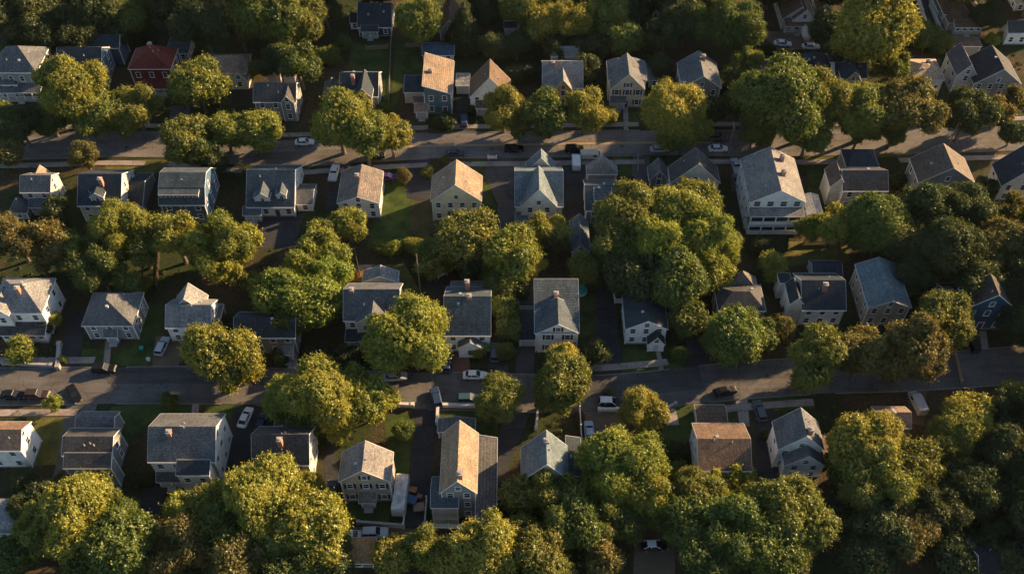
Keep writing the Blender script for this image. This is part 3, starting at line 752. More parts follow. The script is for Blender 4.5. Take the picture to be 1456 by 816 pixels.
def make_lobes(rg, R, kind):
    L = []
    if kind == 'cone':
        for i in range(7):
            t = i/6; r = R*(0.95-0.86*t)
            L.append((0,0,(-0.9+2.3*t)*R, r,r,0.26*R))
        return L
    # core radius, big lobes (n, radius, distance), small lobes (n, radius), flattening, lowest z
    core, nb, br, bd, ns, sr, fl, zb = {
        'round':  (.58, 8, (.34,.47), (.36,.52), 22, (.12,.21), .95, -.45),
        'spread': (.42, 9, (.24,.40), (.46,.70), 20, (.12,.22), .62, -.45),
        'loose':  (.34, 9, (.18,.32), (.42,.70), 26, (.10,.18), .95, -.5),
        'tall':   (.58, 9, (.30,.40), (.40,.54), 22, (.13,.22), 1.5, -.65),
        'shrub':  (.55, 5, (.30,.42), (.34,.52), 8, (.16,.26), .85, -.5)}[kind]
    if rg.random() < .55 and kind in ('round', 'tall'):      # a looser crown of distinct boughs
        core, nb, br, bd, ns, sr = .46, 8, (.24,.44), (.42,.66), 20, (.11,.22)
    L.append((0,0,-.05*R, core*R,core*R,core*R*fl))
    ph0 = rg.random()*6.28; big = []
    for i in range(nb):
        a = ph0+2*math.pi*(i*0.381966)+rg.normal()*0.3
        z = zb+(0.95-zb)*((i+0.5)/nb)+rg.normal()*0.08; z = max(-0.9, min(0.98, z))
        s = math.sqrt(max(0, 1-z*z)); d = R*rg.uniform(*bd); r = R*rg.uniform(*br)
        c = (math.cos(a)*s*d, math.sin(a)*s*d, z*d*fl*1.05, r, r, r*rg.uniform(.75, 1.0)*(0.8 if kind == 'spread' else 1))
        L.append(c); big.append(c)
    for i in range(ns):
        q = big[i % len(big)]; v = rg.normal(size=3); o = np.array(q[:3])
        v = v/np.linalg.norm(v)+o/(np.linalg.norm(o)+1e-6)*0.9+np.array([0, 0, .25]); v /= np.linalg.norm(v)
        r = R*rg.uniform(*sr); c = o+v*np.array(q[3:])*rg.uniform(.85, 1.08)
        if c[2] < zb*R: continue
        L.append((c[0], c[1], c[2], r, r, r*.9))
    return L

def crown_mesh(seed, R, kind, leaf=0.30, lobes=None, vr=1.0):
    rg = np.random.default_rng(seed)
    L = np.array(lobes if lobes is not None else make_lobes(rg, R, kind))
    cen, rad = L[:, :3], L[:, 3:]
    sp = {1.5: 0.34, 3: 0.42, 5: 0.52, 8: 0.62}.get(R, 0.5)*vr**0.8
    CC, CN = [], []
    for i in range(len(L)):
        r = rad[i].mean(); n = max(10, int(4*math.pi*r*r/(sp*sp)*1.15))
        k = np.arange(n)+0.5; ph = np.arccos(1-2*k/n); th = math.pi*(1+5**.5)*k+rg.random()*6
        d = np.stack([np.cos(th)*np.sin(ph), np.sin(th)*np.sin(ph), np.cos(ph)], 1)
        d = unit(d+rg.normal(size=d.shape)*0.10)
        p = cen[i]+d*rad[i]*rg.uniform(0.82, 1.2, (n, 1))
        keep = np.ones(n, bool)
        for j in range(len(L)):
            if j != i:
                q = np.linalg.norm((p-cen[j])/rad[j], axis=1); keep &= q > 0.86
        zlim = -0.62*R if kind not in ('tall', 'cone') else -1.25*R
        keep &= p[:, 2] > zlim
        if kind == 'loose': keep &= rg.random(n) > 0.12
        CC.append(p[keep]); CN.append(d[keep])
    CC = np.concatenate(CC); CN = np.concatenate(CN)
    nc = len(CC)
    ct = np.clip(rg.normal(size=nc)*0.17+0.45, 0, 1)
    m = {1.5: 13, 3: 14, 5: 15, 8: 16}.get(R, 15); m = int(m*1.25)
    if kind == 'loose': m = int(m*0.8)
    cr = sp*rg.uniform(0.45, 1.0, nc)
    ld = unit(rg.normal(size=(nc, m, 3))+CN[:, None, :]*0.75)
    P = CC[:, None, :]+ld*(cr[:, None, None]*rg.uniform(0.55, 1.05, (nc, m, 1)))
    Nn = unit(CN[:, None, :]*0.45+ld*0.65+rg.normal(size=(nc, m, 3))*0.6)
    tint = (ct[:, None]+rg.normal(size=(nc, m))*0.13)
    size = leaf*rg.uniform(0.75, 1.35, (nc, m))
    # inner leaves that close the crown, inner shade painted as darker tint
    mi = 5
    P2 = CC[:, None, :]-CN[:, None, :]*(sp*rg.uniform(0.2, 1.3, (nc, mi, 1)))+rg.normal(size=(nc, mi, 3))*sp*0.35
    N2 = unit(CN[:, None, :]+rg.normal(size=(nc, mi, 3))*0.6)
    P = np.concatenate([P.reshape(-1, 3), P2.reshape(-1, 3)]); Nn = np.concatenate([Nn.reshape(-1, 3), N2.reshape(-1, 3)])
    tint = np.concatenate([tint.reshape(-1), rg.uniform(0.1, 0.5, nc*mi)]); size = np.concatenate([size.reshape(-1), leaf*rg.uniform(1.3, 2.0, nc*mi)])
    # stray sprays outside the outline
    ns = int(nc*3); ii = rg.integers(0, nc, ns)
    Ps = CC[ii]+CN[ii]*(sp*rg.uniform(0.5, 1.9, (ns, 1)))+rg.normal(size=(ns, 3))*sp*0.25
    P = np.concatenate([P, Ps]); Nn = np.concatenate([Nn, unit(rg.normal(size=(ns, 3))+CN[ii]*0.5)])
    tint = np.concatenate([tint, ct[ii]+0.12]); size = np.concatenate([size, leaf*rg.uniform(0.6, 1.0, ns)])
    M = len(P)
    t = unit(np.cross(Nn, rg.normal(size=(M, 3)))); b = np.cross(Nn, t)
    s = size[:, None]*0.62
    fold = Nn*size[:, None]*0.12
    V = np.stack([P-t*s*1.25, P-b*s*0.8+fold, P+t*s*1.25, P+b*s*0.8+fold], 1).reshape(-1, 3)
    me = bpy.data.meshes.new('crown')
    me.vertices.add(M*4); me.vertices.foreach_set('co', V.astype(np.float32).ravel())
    me.loops.add(M*4); me.loops.foreach_set('vertex_index', np.arange(M*4, dtype=np.int32))
    me.polygons.add(M); me.polygons.foreach_set('loop_start', np.arange(0, M*4, 4, dtype=np.int32))
    me.polygons.foreach_set('loop_total', np.full(M, 4, np.int32))
    a = me.attributes.new('tint', 'FLOAT', 'FACE'); a.data.foreach_set('value', np.clip(tint, 0, 1).astype(np.float32))
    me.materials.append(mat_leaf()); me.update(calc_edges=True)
    return me, L

def mat_bark():
    return mat_plain('tree_bark', (0.16, 0.125, 0.095), 0.95, 0.5, 3.0, spec=0.1)

def trunk_mesh(seed, R, kind, L, zc):
    rg = random.Random(seed); m = MB()
    r0 = max(0.07, R*0.055)
    if kind == 'cone':
        m.tube([(0,0,0),(0,0,zc+R*1.2)], [r0*1.2, 0.04], 7)
    else:
        f = (rg.uniform(-.1,.1)*R, rg.uniform(-.1,.1)*R, zc-0.45*R)
        m.tube([(0,0,0),(0.02*R,0,0.3*f[2]),(f[0]*.6,f[1]*.6,0.7*f[2]),f,(f[0]*1.1,f[1],zc+0.3*R)], [r0*1.6,r0*1.15,r0,r0*.85,r0*.3], 9)
        for l in L[1:]:
            q = 0.9 if kind in ('spread', 'loose') else 0.35; e = (l[0]*(1+.12*q), l[1]*(1+.12*q), zc+l[2]+l[5]*q)
            mid = ((f[0]+e[0])/2+rg.uniform(-.06,.06)*R, (f[1]+e[1])/2+rg.uniform(-.06,.06)*R, (f[2]+e[2])/2-0.06*R)
            m.tube([f, mid, e], [r0*.55, r0*.33, r0*.1], 5, cap=False)
    return m.mesh('trunk', [mat_bark()])

PROTO = {}
def proto(kind, R, i):
    k = (kind, R, i)
    if k not in PROTO:
        seed = hash_((kind, R, i))
        leaf = {1.5: 0.16, 3: 0.19, 5: 0.22, 8: 0.25}[R]
        vr = (1.0, 0.8, 1.12, 0.88, 0.95, 0.85)[i % 6]
        me, L = crown_mesh(seed, R, kind, leaf*vr, None, vr)
        zc = {'tall': 1.5, 'cone': 1.25, 'shrub': 0.62}.get(kind, 1.28)*R
        PROTO[k] = (me, trunk_mesh(seed, R, kind, L, zc), zc)
    return PROTO[k]

def hash_(t):
    h = 17
    for c in repr(t): h = (h*31+ord(c)) % 1000003
    return h

# leaf base colours
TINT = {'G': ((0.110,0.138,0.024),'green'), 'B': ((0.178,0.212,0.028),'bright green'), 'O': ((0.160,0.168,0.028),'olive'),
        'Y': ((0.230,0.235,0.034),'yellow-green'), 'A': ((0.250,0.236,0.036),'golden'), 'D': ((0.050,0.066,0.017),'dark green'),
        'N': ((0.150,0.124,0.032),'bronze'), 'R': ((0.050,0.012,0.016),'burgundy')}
SHAPE = {'r': 'round', 's': 'spreading', 'l': 'loose', 't': 'tall', 'c': 'conical', 'b': 'round'}
KIND = {'r': 'round', 's': 'spread', 'l': 'loose', 't': 'tall', 'c': 'cone', 'b': 'shrub'}
TREES = []
def T(s):
    for row in s.strip().split(';'):
        row = row.strip()
        if row:
            a = row.split(); TREES.append((float(a[0]), float(a[1]), float(a[2]), a[3][0], a[3][1]))
# px py width kind+tint
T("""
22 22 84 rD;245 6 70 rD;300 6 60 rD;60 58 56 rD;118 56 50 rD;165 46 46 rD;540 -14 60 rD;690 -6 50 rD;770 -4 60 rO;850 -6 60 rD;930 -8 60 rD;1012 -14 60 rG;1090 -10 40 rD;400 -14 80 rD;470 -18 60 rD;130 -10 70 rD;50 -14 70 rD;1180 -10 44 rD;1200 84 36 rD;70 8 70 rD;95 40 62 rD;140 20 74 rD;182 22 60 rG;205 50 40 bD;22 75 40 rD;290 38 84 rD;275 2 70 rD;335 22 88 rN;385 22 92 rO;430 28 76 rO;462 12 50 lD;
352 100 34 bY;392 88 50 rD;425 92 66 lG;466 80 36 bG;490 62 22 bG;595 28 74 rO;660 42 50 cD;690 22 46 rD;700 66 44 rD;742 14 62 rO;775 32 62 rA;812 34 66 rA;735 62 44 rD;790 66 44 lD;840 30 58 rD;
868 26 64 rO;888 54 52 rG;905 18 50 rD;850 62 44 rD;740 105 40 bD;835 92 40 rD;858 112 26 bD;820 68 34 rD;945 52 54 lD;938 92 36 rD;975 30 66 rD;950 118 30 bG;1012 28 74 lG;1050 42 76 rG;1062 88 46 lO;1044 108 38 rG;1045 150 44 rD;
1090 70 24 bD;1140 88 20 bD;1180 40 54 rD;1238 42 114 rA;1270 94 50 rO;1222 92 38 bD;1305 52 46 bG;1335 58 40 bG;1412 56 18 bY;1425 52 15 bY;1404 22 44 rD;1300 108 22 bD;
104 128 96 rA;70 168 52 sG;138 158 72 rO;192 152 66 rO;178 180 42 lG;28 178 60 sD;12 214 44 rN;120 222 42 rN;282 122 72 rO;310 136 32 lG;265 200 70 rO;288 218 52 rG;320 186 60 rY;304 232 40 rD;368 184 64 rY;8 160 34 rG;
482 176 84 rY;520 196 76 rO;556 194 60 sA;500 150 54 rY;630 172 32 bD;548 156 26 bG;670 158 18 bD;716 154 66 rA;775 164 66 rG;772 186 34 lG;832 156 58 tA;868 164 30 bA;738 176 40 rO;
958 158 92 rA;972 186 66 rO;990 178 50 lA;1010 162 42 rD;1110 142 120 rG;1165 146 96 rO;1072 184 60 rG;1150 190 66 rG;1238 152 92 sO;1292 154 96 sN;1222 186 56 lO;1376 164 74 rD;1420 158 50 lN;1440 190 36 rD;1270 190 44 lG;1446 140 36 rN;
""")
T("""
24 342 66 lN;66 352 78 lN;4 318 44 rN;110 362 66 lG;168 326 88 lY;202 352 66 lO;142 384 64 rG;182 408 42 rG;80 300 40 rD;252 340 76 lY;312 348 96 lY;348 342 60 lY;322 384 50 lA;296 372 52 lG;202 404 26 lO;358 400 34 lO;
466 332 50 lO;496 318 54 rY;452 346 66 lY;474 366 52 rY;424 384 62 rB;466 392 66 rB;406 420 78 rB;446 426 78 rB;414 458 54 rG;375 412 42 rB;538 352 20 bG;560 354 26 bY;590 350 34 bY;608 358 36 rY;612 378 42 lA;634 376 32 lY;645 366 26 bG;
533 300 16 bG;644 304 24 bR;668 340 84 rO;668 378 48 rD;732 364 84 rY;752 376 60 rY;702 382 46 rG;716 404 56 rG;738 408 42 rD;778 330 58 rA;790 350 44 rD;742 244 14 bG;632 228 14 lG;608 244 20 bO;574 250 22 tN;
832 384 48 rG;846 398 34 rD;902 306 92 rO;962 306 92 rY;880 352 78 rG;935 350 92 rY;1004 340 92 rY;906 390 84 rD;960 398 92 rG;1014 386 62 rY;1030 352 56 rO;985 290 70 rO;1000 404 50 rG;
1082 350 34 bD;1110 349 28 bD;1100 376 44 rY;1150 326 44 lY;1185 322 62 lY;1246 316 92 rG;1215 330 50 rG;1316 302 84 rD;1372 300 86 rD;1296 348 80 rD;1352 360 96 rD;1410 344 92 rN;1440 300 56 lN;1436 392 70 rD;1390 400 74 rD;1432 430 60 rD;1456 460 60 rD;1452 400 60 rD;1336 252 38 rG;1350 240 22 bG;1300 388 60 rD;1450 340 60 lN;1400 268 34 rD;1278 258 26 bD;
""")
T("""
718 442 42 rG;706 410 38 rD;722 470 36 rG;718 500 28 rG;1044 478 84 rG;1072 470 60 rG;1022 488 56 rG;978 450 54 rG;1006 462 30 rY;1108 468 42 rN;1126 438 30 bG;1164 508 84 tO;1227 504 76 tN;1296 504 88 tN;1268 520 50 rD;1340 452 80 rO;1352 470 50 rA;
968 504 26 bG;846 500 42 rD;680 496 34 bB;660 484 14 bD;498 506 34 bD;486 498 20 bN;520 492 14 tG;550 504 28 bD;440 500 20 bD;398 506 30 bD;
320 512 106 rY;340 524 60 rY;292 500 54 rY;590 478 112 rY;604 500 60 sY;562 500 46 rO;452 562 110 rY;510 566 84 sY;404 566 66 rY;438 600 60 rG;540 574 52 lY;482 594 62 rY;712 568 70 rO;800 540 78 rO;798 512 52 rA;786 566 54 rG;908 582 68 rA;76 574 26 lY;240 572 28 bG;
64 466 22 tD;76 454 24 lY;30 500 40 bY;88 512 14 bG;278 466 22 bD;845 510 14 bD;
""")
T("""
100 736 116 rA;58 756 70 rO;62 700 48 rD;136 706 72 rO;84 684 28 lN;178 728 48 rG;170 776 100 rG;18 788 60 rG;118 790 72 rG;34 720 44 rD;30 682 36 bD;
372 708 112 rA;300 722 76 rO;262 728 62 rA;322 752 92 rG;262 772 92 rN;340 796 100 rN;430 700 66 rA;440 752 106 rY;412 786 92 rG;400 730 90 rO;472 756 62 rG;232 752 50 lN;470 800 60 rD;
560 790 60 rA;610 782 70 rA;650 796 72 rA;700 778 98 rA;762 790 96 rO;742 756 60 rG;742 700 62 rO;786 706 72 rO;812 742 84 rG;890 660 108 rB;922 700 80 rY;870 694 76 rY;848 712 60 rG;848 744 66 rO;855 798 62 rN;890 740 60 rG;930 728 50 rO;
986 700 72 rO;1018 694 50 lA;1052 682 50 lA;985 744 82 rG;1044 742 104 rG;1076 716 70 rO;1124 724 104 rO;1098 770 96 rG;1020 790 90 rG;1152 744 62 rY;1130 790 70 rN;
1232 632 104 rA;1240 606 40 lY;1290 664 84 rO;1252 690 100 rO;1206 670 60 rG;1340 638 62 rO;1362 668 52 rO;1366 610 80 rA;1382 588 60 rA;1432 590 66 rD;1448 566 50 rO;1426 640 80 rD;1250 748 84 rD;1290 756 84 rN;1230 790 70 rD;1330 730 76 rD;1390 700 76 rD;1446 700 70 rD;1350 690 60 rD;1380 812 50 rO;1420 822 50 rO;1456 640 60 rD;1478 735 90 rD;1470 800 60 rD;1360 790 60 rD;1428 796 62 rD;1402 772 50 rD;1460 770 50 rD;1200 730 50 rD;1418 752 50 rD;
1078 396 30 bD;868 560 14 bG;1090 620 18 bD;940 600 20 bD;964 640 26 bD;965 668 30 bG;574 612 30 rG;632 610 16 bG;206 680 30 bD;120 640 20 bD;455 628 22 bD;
""")
# beyond the right edge of the photo, where they shade what the photo shows
OFF = """1500 330 96 rG;1520 400 96 rG;1500 460 90 rG;1540 520 80 rG;1500 580 96 rG;1520 660 100 rG;1500 740 96 rG;1530 800 100 rG;
1600 300 110 rG;1610 430 110 rG;1600 600 120 rG;1620 720 120 rG;1480 -30 90 rG;1380 -40 100 rG;1250 -40 90 rG;1100 -40 90 rG;980 -40 100 rG;860 -45 90 rG;740 -40 90 rG;600 -45 90 rG;450 -45 90 rG;320 -45 90 rG;160 -45 90 rG;30 -45 90 rG"""
_nvis = len(TREES)
T(OFF)

def dirword(dx, dy):
    a = math.degrees(math.atan2(-dy, dx)) % 360
    if a < 25 or a >= 335: return 'right of'
    if a < 65: return 'behind and right of'
    if a < 115: return 'behind'
    if a < 155: return 'behind and left of'
    if a < 205: return 'left of'
    if a < 245: return 'in front and left of'
    if a < 295: return 'in front of'
    return 'in front and right of'

LABELS = {}
def tree_label(i, px, py, w, kd, tn, used):
    m = w/scale_at(py)
    if kd == 'b': sz = 'small' if m < 3.4 else 'large'; noun = 'bush'
    else: sz = 'very large' if m > 14 else 'large' if m > 10.5 else 'medium' if m > 7 else 'small'; noun = 'tree'
    base = f"{sz} {TINT[tn][1]} {'' if kd == 'b' else SHAPE[kd]+' '}{noun}"
    rs = sorted(REFS, key=lambda r: math.hypot(px-r[1], (py-r[2])*1.1))
    for n in range(6):
        r = rs[n]
        d = dirword(px-r[1], py-r[2])
        far = math.hypot(px-r[1], py-r[2])
        q = 'just ' if far < 60 else ''
        for txt in (f"{base} {q}{d} the {r[0]}",):
            if len(txt.split()) <= 16 and txt not in used:
                used.add(txt); return txt
    r1, r2 = rs[0], rs[1]
    return base+' beside the '+r1[0]

GOLD_GROUP = 'street and yard trees'
def build_trees():
    used = set(); nth = 0
    for i, (px, py, w, kd, tn) in enumerate(TREES):
        r = w/2/scale_at(py, 6 if kd != 'b' else 1)*1.04
        kind = KIND[kd]
        if kind == 'shrub': R = 1.5 if r < 2.2 else 3
        else: R = 3 if r < 4.0 else 5 if r < 6.6 else 8
        nv = {('round',8): 5, ('round',5): 6, ('round',3): 4, ('loose',5): 3, ('shrub',1.5): 3, ('shrub',3): 2, ('loose',3): 3}.get((kind, R), 2)
        cm, tm, zc = proto(kind, R, (i*7+3) % nv)
        s = r/R
        if kind == 'round' and R == 8: s *= 1.0
        z = zc*s
        P = at(px, py, z)
        rr = random.Random(i*13+5)
        nm = 'shrub' if kd == 'b' else 'conifer' if kd == 'c' else 'tree'
        o = empty(nm, (P.x, P.y, 0), tree_label(i, px, py, w, kd, tn, used), 'shrub' if kd == 'b' else 'tree', 'trees beyond the frame' if i >= _nvis else 'bushes in the yards' if kd == 'b' else 'trees along streets and yards', rr.uniform(0, 6.28))
        sv = s*rr.uniform(0.93, 1.07)
        sx = rr.uniform(0.92, 1.1); o.scale = (s*sx, s*rr.uniform(0.92, 1.1), sv)
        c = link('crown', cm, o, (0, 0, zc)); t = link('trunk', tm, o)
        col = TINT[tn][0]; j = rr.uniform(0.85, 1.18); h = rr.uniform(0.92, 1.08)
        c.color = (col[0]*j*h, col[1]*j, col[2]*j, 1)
# ------------------------------------------------------------------ ground, roads, paths
SHEETS = []
def poly(name, pts, z, mat, kind='structure', world=False):
    bx = (min(p[0] for p in pts), max(p[0] for p in pts), min(p[1] for p in pts), max(p[1] for p in pts))
    if not world:
        lv = [q[4] for q in SHEETS if q[0] < bx[1] and q[1] > bx[0] and q[2] < bx[3] and q[3] > bx[2]]
        z = max([z]+[l+0.004 for l in lv]); SHEETS.append(bx+(z,))
    P = [Vector((p[0], p[1], z)) if world else at(p[0], p[1], 0) for p in pts]
    bm = bmesh.new()
    vs = [bm.verts.new((p.x, p.y, z)) for p in P]
    f = bm.faces.new(vs); f.normal_update()
    if f.normal.z < 0: f.normal_flip()
    bmesh.ops.triangulate(bm, faces=bm.faces[:])
    me = bpy.data.meshes.new(name); bm.to_mesh(me); bm.free()
    me.materials.append(mat)
    return tag(link(name, me), kind=kind)

def smooth_line(pts, n=8):
    P = [at(a, b, 0) for a, b in pts]
    out = []
    for i in range(len(P)-1):
        p0, p1, p2, p3 = P[max(i-1, 0)], P[i], P[i+1], P[min(i+2, len(P)-1)]
        for k in range(n):
            t = k/n
            out.append(0.5*((2*p1)+(-p0+p2)*t+(2*p0-5*p1+4*p2-p3)*t*t+(-p0+3*p1-3*p2+p3)*t**3))
    out.append(P[-1]); return out

def strip(name, line, o0, o1, z, mat, kerb=0.0, a=0, b=None, kind='structure'):
    L = line[a:b]; m = MB(); n = len(L); V = []
    for i, p in enumerate(L):
        d = (L[min(i+1, n-1)]-L[max(i-1, 0)]); d.z = 0; d.normalize()
        nr = Vector((-d.y, d.x, 0))
        V.append((p+nr*o0, p+nr*o1))
    for i in range(n-1):
        (a0, a1), (b0, b1) = V[i], V[i+1]
        q = [Vector((v.x, v.y, z)) for v in (a0, b0, b1, a1)]
        m.add(q, [(0,1,2,3)] if o1 > o0 else [(3,2,1,0)])
        if kerb:
            for e0, e1 in ((a0, b0), (b1, a1)):
                m.add([(e0.x,e0.y,z-kerb),(e1.x,e1.y,z-kerb),(e1.x,e1.y,z),(e0.x,e0.y,z)], [(0,1,2,3)])
    return tag(m.build(name, mat), kind=kind)

g = MB()
g.add([(-1500,-400,0),(1500,-400,0),(1500,2600,0),(-1500,2600,0)], [(0,1,2,3)])
tag(g.build('ground', mat_ground()), kind='structure')

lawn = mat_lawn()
lawn_sun_paint = mat_lawn((0.055,0.055,0.015), (0.11,0.10,0.028), (0.24,0.14,0.045))  # sunlight painted into the grass colour
gold_sun_paint = mat_lawn((0.12,0.065,0.02), (0.25,0.13,0.035), (0.38,0.2,0.05))  # golden sunlight painted into the ground colour
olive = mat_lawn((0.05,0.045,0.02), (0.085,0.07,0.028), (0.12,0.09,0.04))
for i, (p, mt) in enumerate([
    ([(384,232),(408,230),(396,296),(378,300)], lawn), ([(545,255),(585,258),(590,300),(612,330),(585,350),(520,352),(540,300)], lawn),
    ([(586,285),(630,288),(640,318),(600,338),(582,330)], olive), ([(686,232),(705,246),(706,300),(690,320),(687,280)], lawn),
    ([(662,226),(692,226),(691,250),(686,244),(664,236)], lawn),
    ([(196,432),(232,430),(228,480),(214,520),(160,520),(162,498),(190,490)], lawn), ([(112,496),(150,496),(148,521),(112,521)], lawn),
    ([(884,494),(934,498),(938,527),(884,531)], lawn), ([(942,492),(975,492),(973,524),(946,527)], lawn),
    ([(545,590),(586,586),(584,640),(580,690),(556,700),(552,640)], lawn), ([(628,584),(676,582),(706,590),(712,640),(680,640),(624,604)], lawn),
    ([(486,712),(560,706),(552,744),(505,744)], lawn),
    ([(965,572),(1036,562),(1046,600),(990,610),(960,650),(940,655),(942,600)], lawn), ([(1068,562),(1150,566),(1160,580),(1100,584),(1072,580)], lawn),
    ([(160,578),(272,566),(270,590),(212,600),(170,640),(140,600)], lawn), ([(284,568),(350,566),(336,590),(320,600),(318,650),(306,640),(300,592)], lawn),
    ([(38,590),(96,590),(80,660),(40,662)], lawn_sun_paint), ([(486,382),(500,376),(560,376),(572,384),(574,410),(566,408),(488,410)], gold_sun_paint),
    ([(534,376),(576,376),(600,420),(580,440),(566,410),(540,404)], lawn_sun_paint),
    ([(150,230),(240,226),(230,246),(188,246),(150,244)], lawn_sun_paint), ([(890,160),(935,158),(935,176),(892,176)], lawn),
    ([(872,162),(885,160),(885,176),(870,176)], lawn), ([(1100,345),(1200,340),(1210,372),(1120,378)], lawn_sun_paint),
    ([(1140,215),(1240,212),(1300,214),(1296,222),(1200,226),(1140,236)], lawn_sun_paint), ([(1146,240),(1176,240),(1180,300),(1150,272)], lawn),
    ([(500,60),(560,60),(552,150),(520,100),(496,96)], lawn), ([(562,60),(600,60),(600,100),(572,104),(566,150),(556,150)], lawn),
    ([(1322,108),(1352,108),(1350,130),(1324,132)], lawn_sun_paint), ([(872,222),(892,222),(902,244),(896,262),(882,250)], lawn), ([(824,420),(846,416),(850,470),(828,480)], lawn),
    ([(240,60),(330,60),(300,100),(250,110)], lawn), ([(1060,300),(1080,300),(1080,320),(1062,330)], lawn),
    ]):
    poly('lawn', p, 0.004, mt)

asph_dark = mat_paving('driveway_asphalt', (0.035,0.036,0.038))
asph_mid = mat_paving('drive_asphalt_worn', (0.07,0.067,0.063))
dirt = mat_paving('bare_dirt', (0.13,0.09,0.06), crack=False)
conc = mat_paving('concrete_walk', (0.24,0.20,0.17))
brickp = mat_paving('brick_paving', (0.15,0.075,0.055), crack=False)
for nm, p, mt in [
    ('driveway', [(346,304),(432,304),(418,352),(352,353)], asph_dark), ('driveway', [(692,222),(730,222),(735,332),(704,332),(708,290),(690,250)], asph_mid),
    ('driveway', [(650,138),(668,138),(669,188),(650,188)], asph_dark), ('driveway', [(578,227),(613,227),(613,281),(600,286),(578,282)], asph_dark),
    ('driveway', [(802,222),(832,222),(832,306),(804,306)], asph_dark), ('driveway', [(846,412),(874,410),(886,538),(854,540)], asph_dark),
    ('driveway', [(590,580),(621,580),(612,690),(606,748),(576,748),(584,690)], asph_dark), ('driveway', [(97,440),(120,440),(114,526),(84,526)], asph_dark),
    ('driveway', [(202,684),(238,684),(224,736),(198,730)], asph_dark), ('driveway', [(332,578),(366,578),(350,668),(318,668)], asph_dark),
    ('driveway', [(697,474),(722,474),(722,534),(694,534)], asph_mid), ('driveway', [(644,498),(667,498),(668,534),(642,534)], brickp),
    ('driveway', [(734,492),(760,492),(760,540),(733,540)], asph_mid), ('driveway', [(222,478),(264,484),(252,526),(215,526)], dirt),
    ('driveway', [(716,580),(756,582),(728,650),(711,700),(706,640)], asph_dark), ('driveway', [(1072,578),(1100,578),(1106,684),(1078,684)], asph_dark),
    ('yard_dirt', [(832,586),(884,586),(884,626),(860,654),(832,664)], dirt), ('driveway', [(976,482),(1004,482),(1003,530),(974,532)], asph_dark),
    ('driveway', [(1044,556),(1062,556),(1066,606),(1052,606)], conc), ('driveway', [(1292,552),(1318,552),(1314,606),(1290,600)], dirt),
    ('driveway', [(243,150),(272,150),(262,192),(238,192)], asph_mid), ('driveway', [(476,228),(500,230),(474,300),(462,298)], asph_dark),
    ('driveway', [(900,222),(924,222),(922,262),(898,250)], asph_mid), ('driveway', [(1038,218),(1058,218),(1060,272),(1040,272)], asph_mid),
    ('driveway', [(1304,-10),(1330,-10),(1346,46),(1320,46)], asph_dark), ('driveway', [(1394,466),(1370,470),(1376,512),(1410,512)], asph_dark),
    ('driveway', [(455,556),(470,556),(486,720),(466,730)], asph_dark), ('driveway', [(486,748),(620,752),(612,772),(480,770)], dirt),
    ('driveway', [(905,745),(960,745),(960,816),(900,816)], dirt), ('driveway', [(640,382),(612,384),(606,412),(632,420)], asph_dark),
    ('driveway', [(1090,45),(1160,45),(1162,70),(1090,72)], dirt), ('path', [(150,484),(159,484),(155,524),(146,524)], conc),
    ('path', [(413,486),(424,486),(422,530),(408,530)], conc), ('path', [(931,488),(937,488),(945,530),(938,530)], conc),
    ('path', [(886,152),(893,152),(894,190),(887,190)], conc), ('path', [(274,562),(284,562),(282,594),(272,594)], conc),
    ('path', [(941,583),(959,575),(966,604),(944,604)], conc), ('path', [(38,486),(48,486),(46,504),(36,504)], conc), ('path', [(1392,470),(1402,470),(1408,510),(1398,510)], conc),
    ('patio', [(502,378),(526,376),(530,382),(504,384)], conc), ('path', [(520,706),(530,706),(530,716),(518,716)], conc),
    ]:
    poly(nm, p, 0.010 if nm != 'path' else 0.014, mt)

road_m = mat_paving('road_asphalt', (0.095,0.088,0.08))
LA = smooth_line([(-160,210),(-60,210),(60,208),(160,205),(250,207),(330,214),(400,219),(480,215),(560,210),(640,207),(740,206),(860,204),(1000,203),(1120,204),(1240,202),(1340,199),(1440,196),(1560,190),(1700,184)])
LB = smooth_line([(-160,550),(-60,549),(60,549),(160,548),(260,547),(360,549),(460,553),(560,555),(660,556),(760,559),(850,560),(930,554),(1010,545),(1090,538),(1180,533),(1280,530),(1380,524),(1480,516),(1600,508)])
strip('road', LA, -4.4, 4.4, 0.050, mat_paving('road_asphalt_old', (0.125,0.113,0.102))); strip('road', LB, -4.2, 4.2, 0.050, road_m)
poly('road', [(96,566),(140,570),(116,640),(100,700),(70,700),(84,640)], 0.014, road_m)
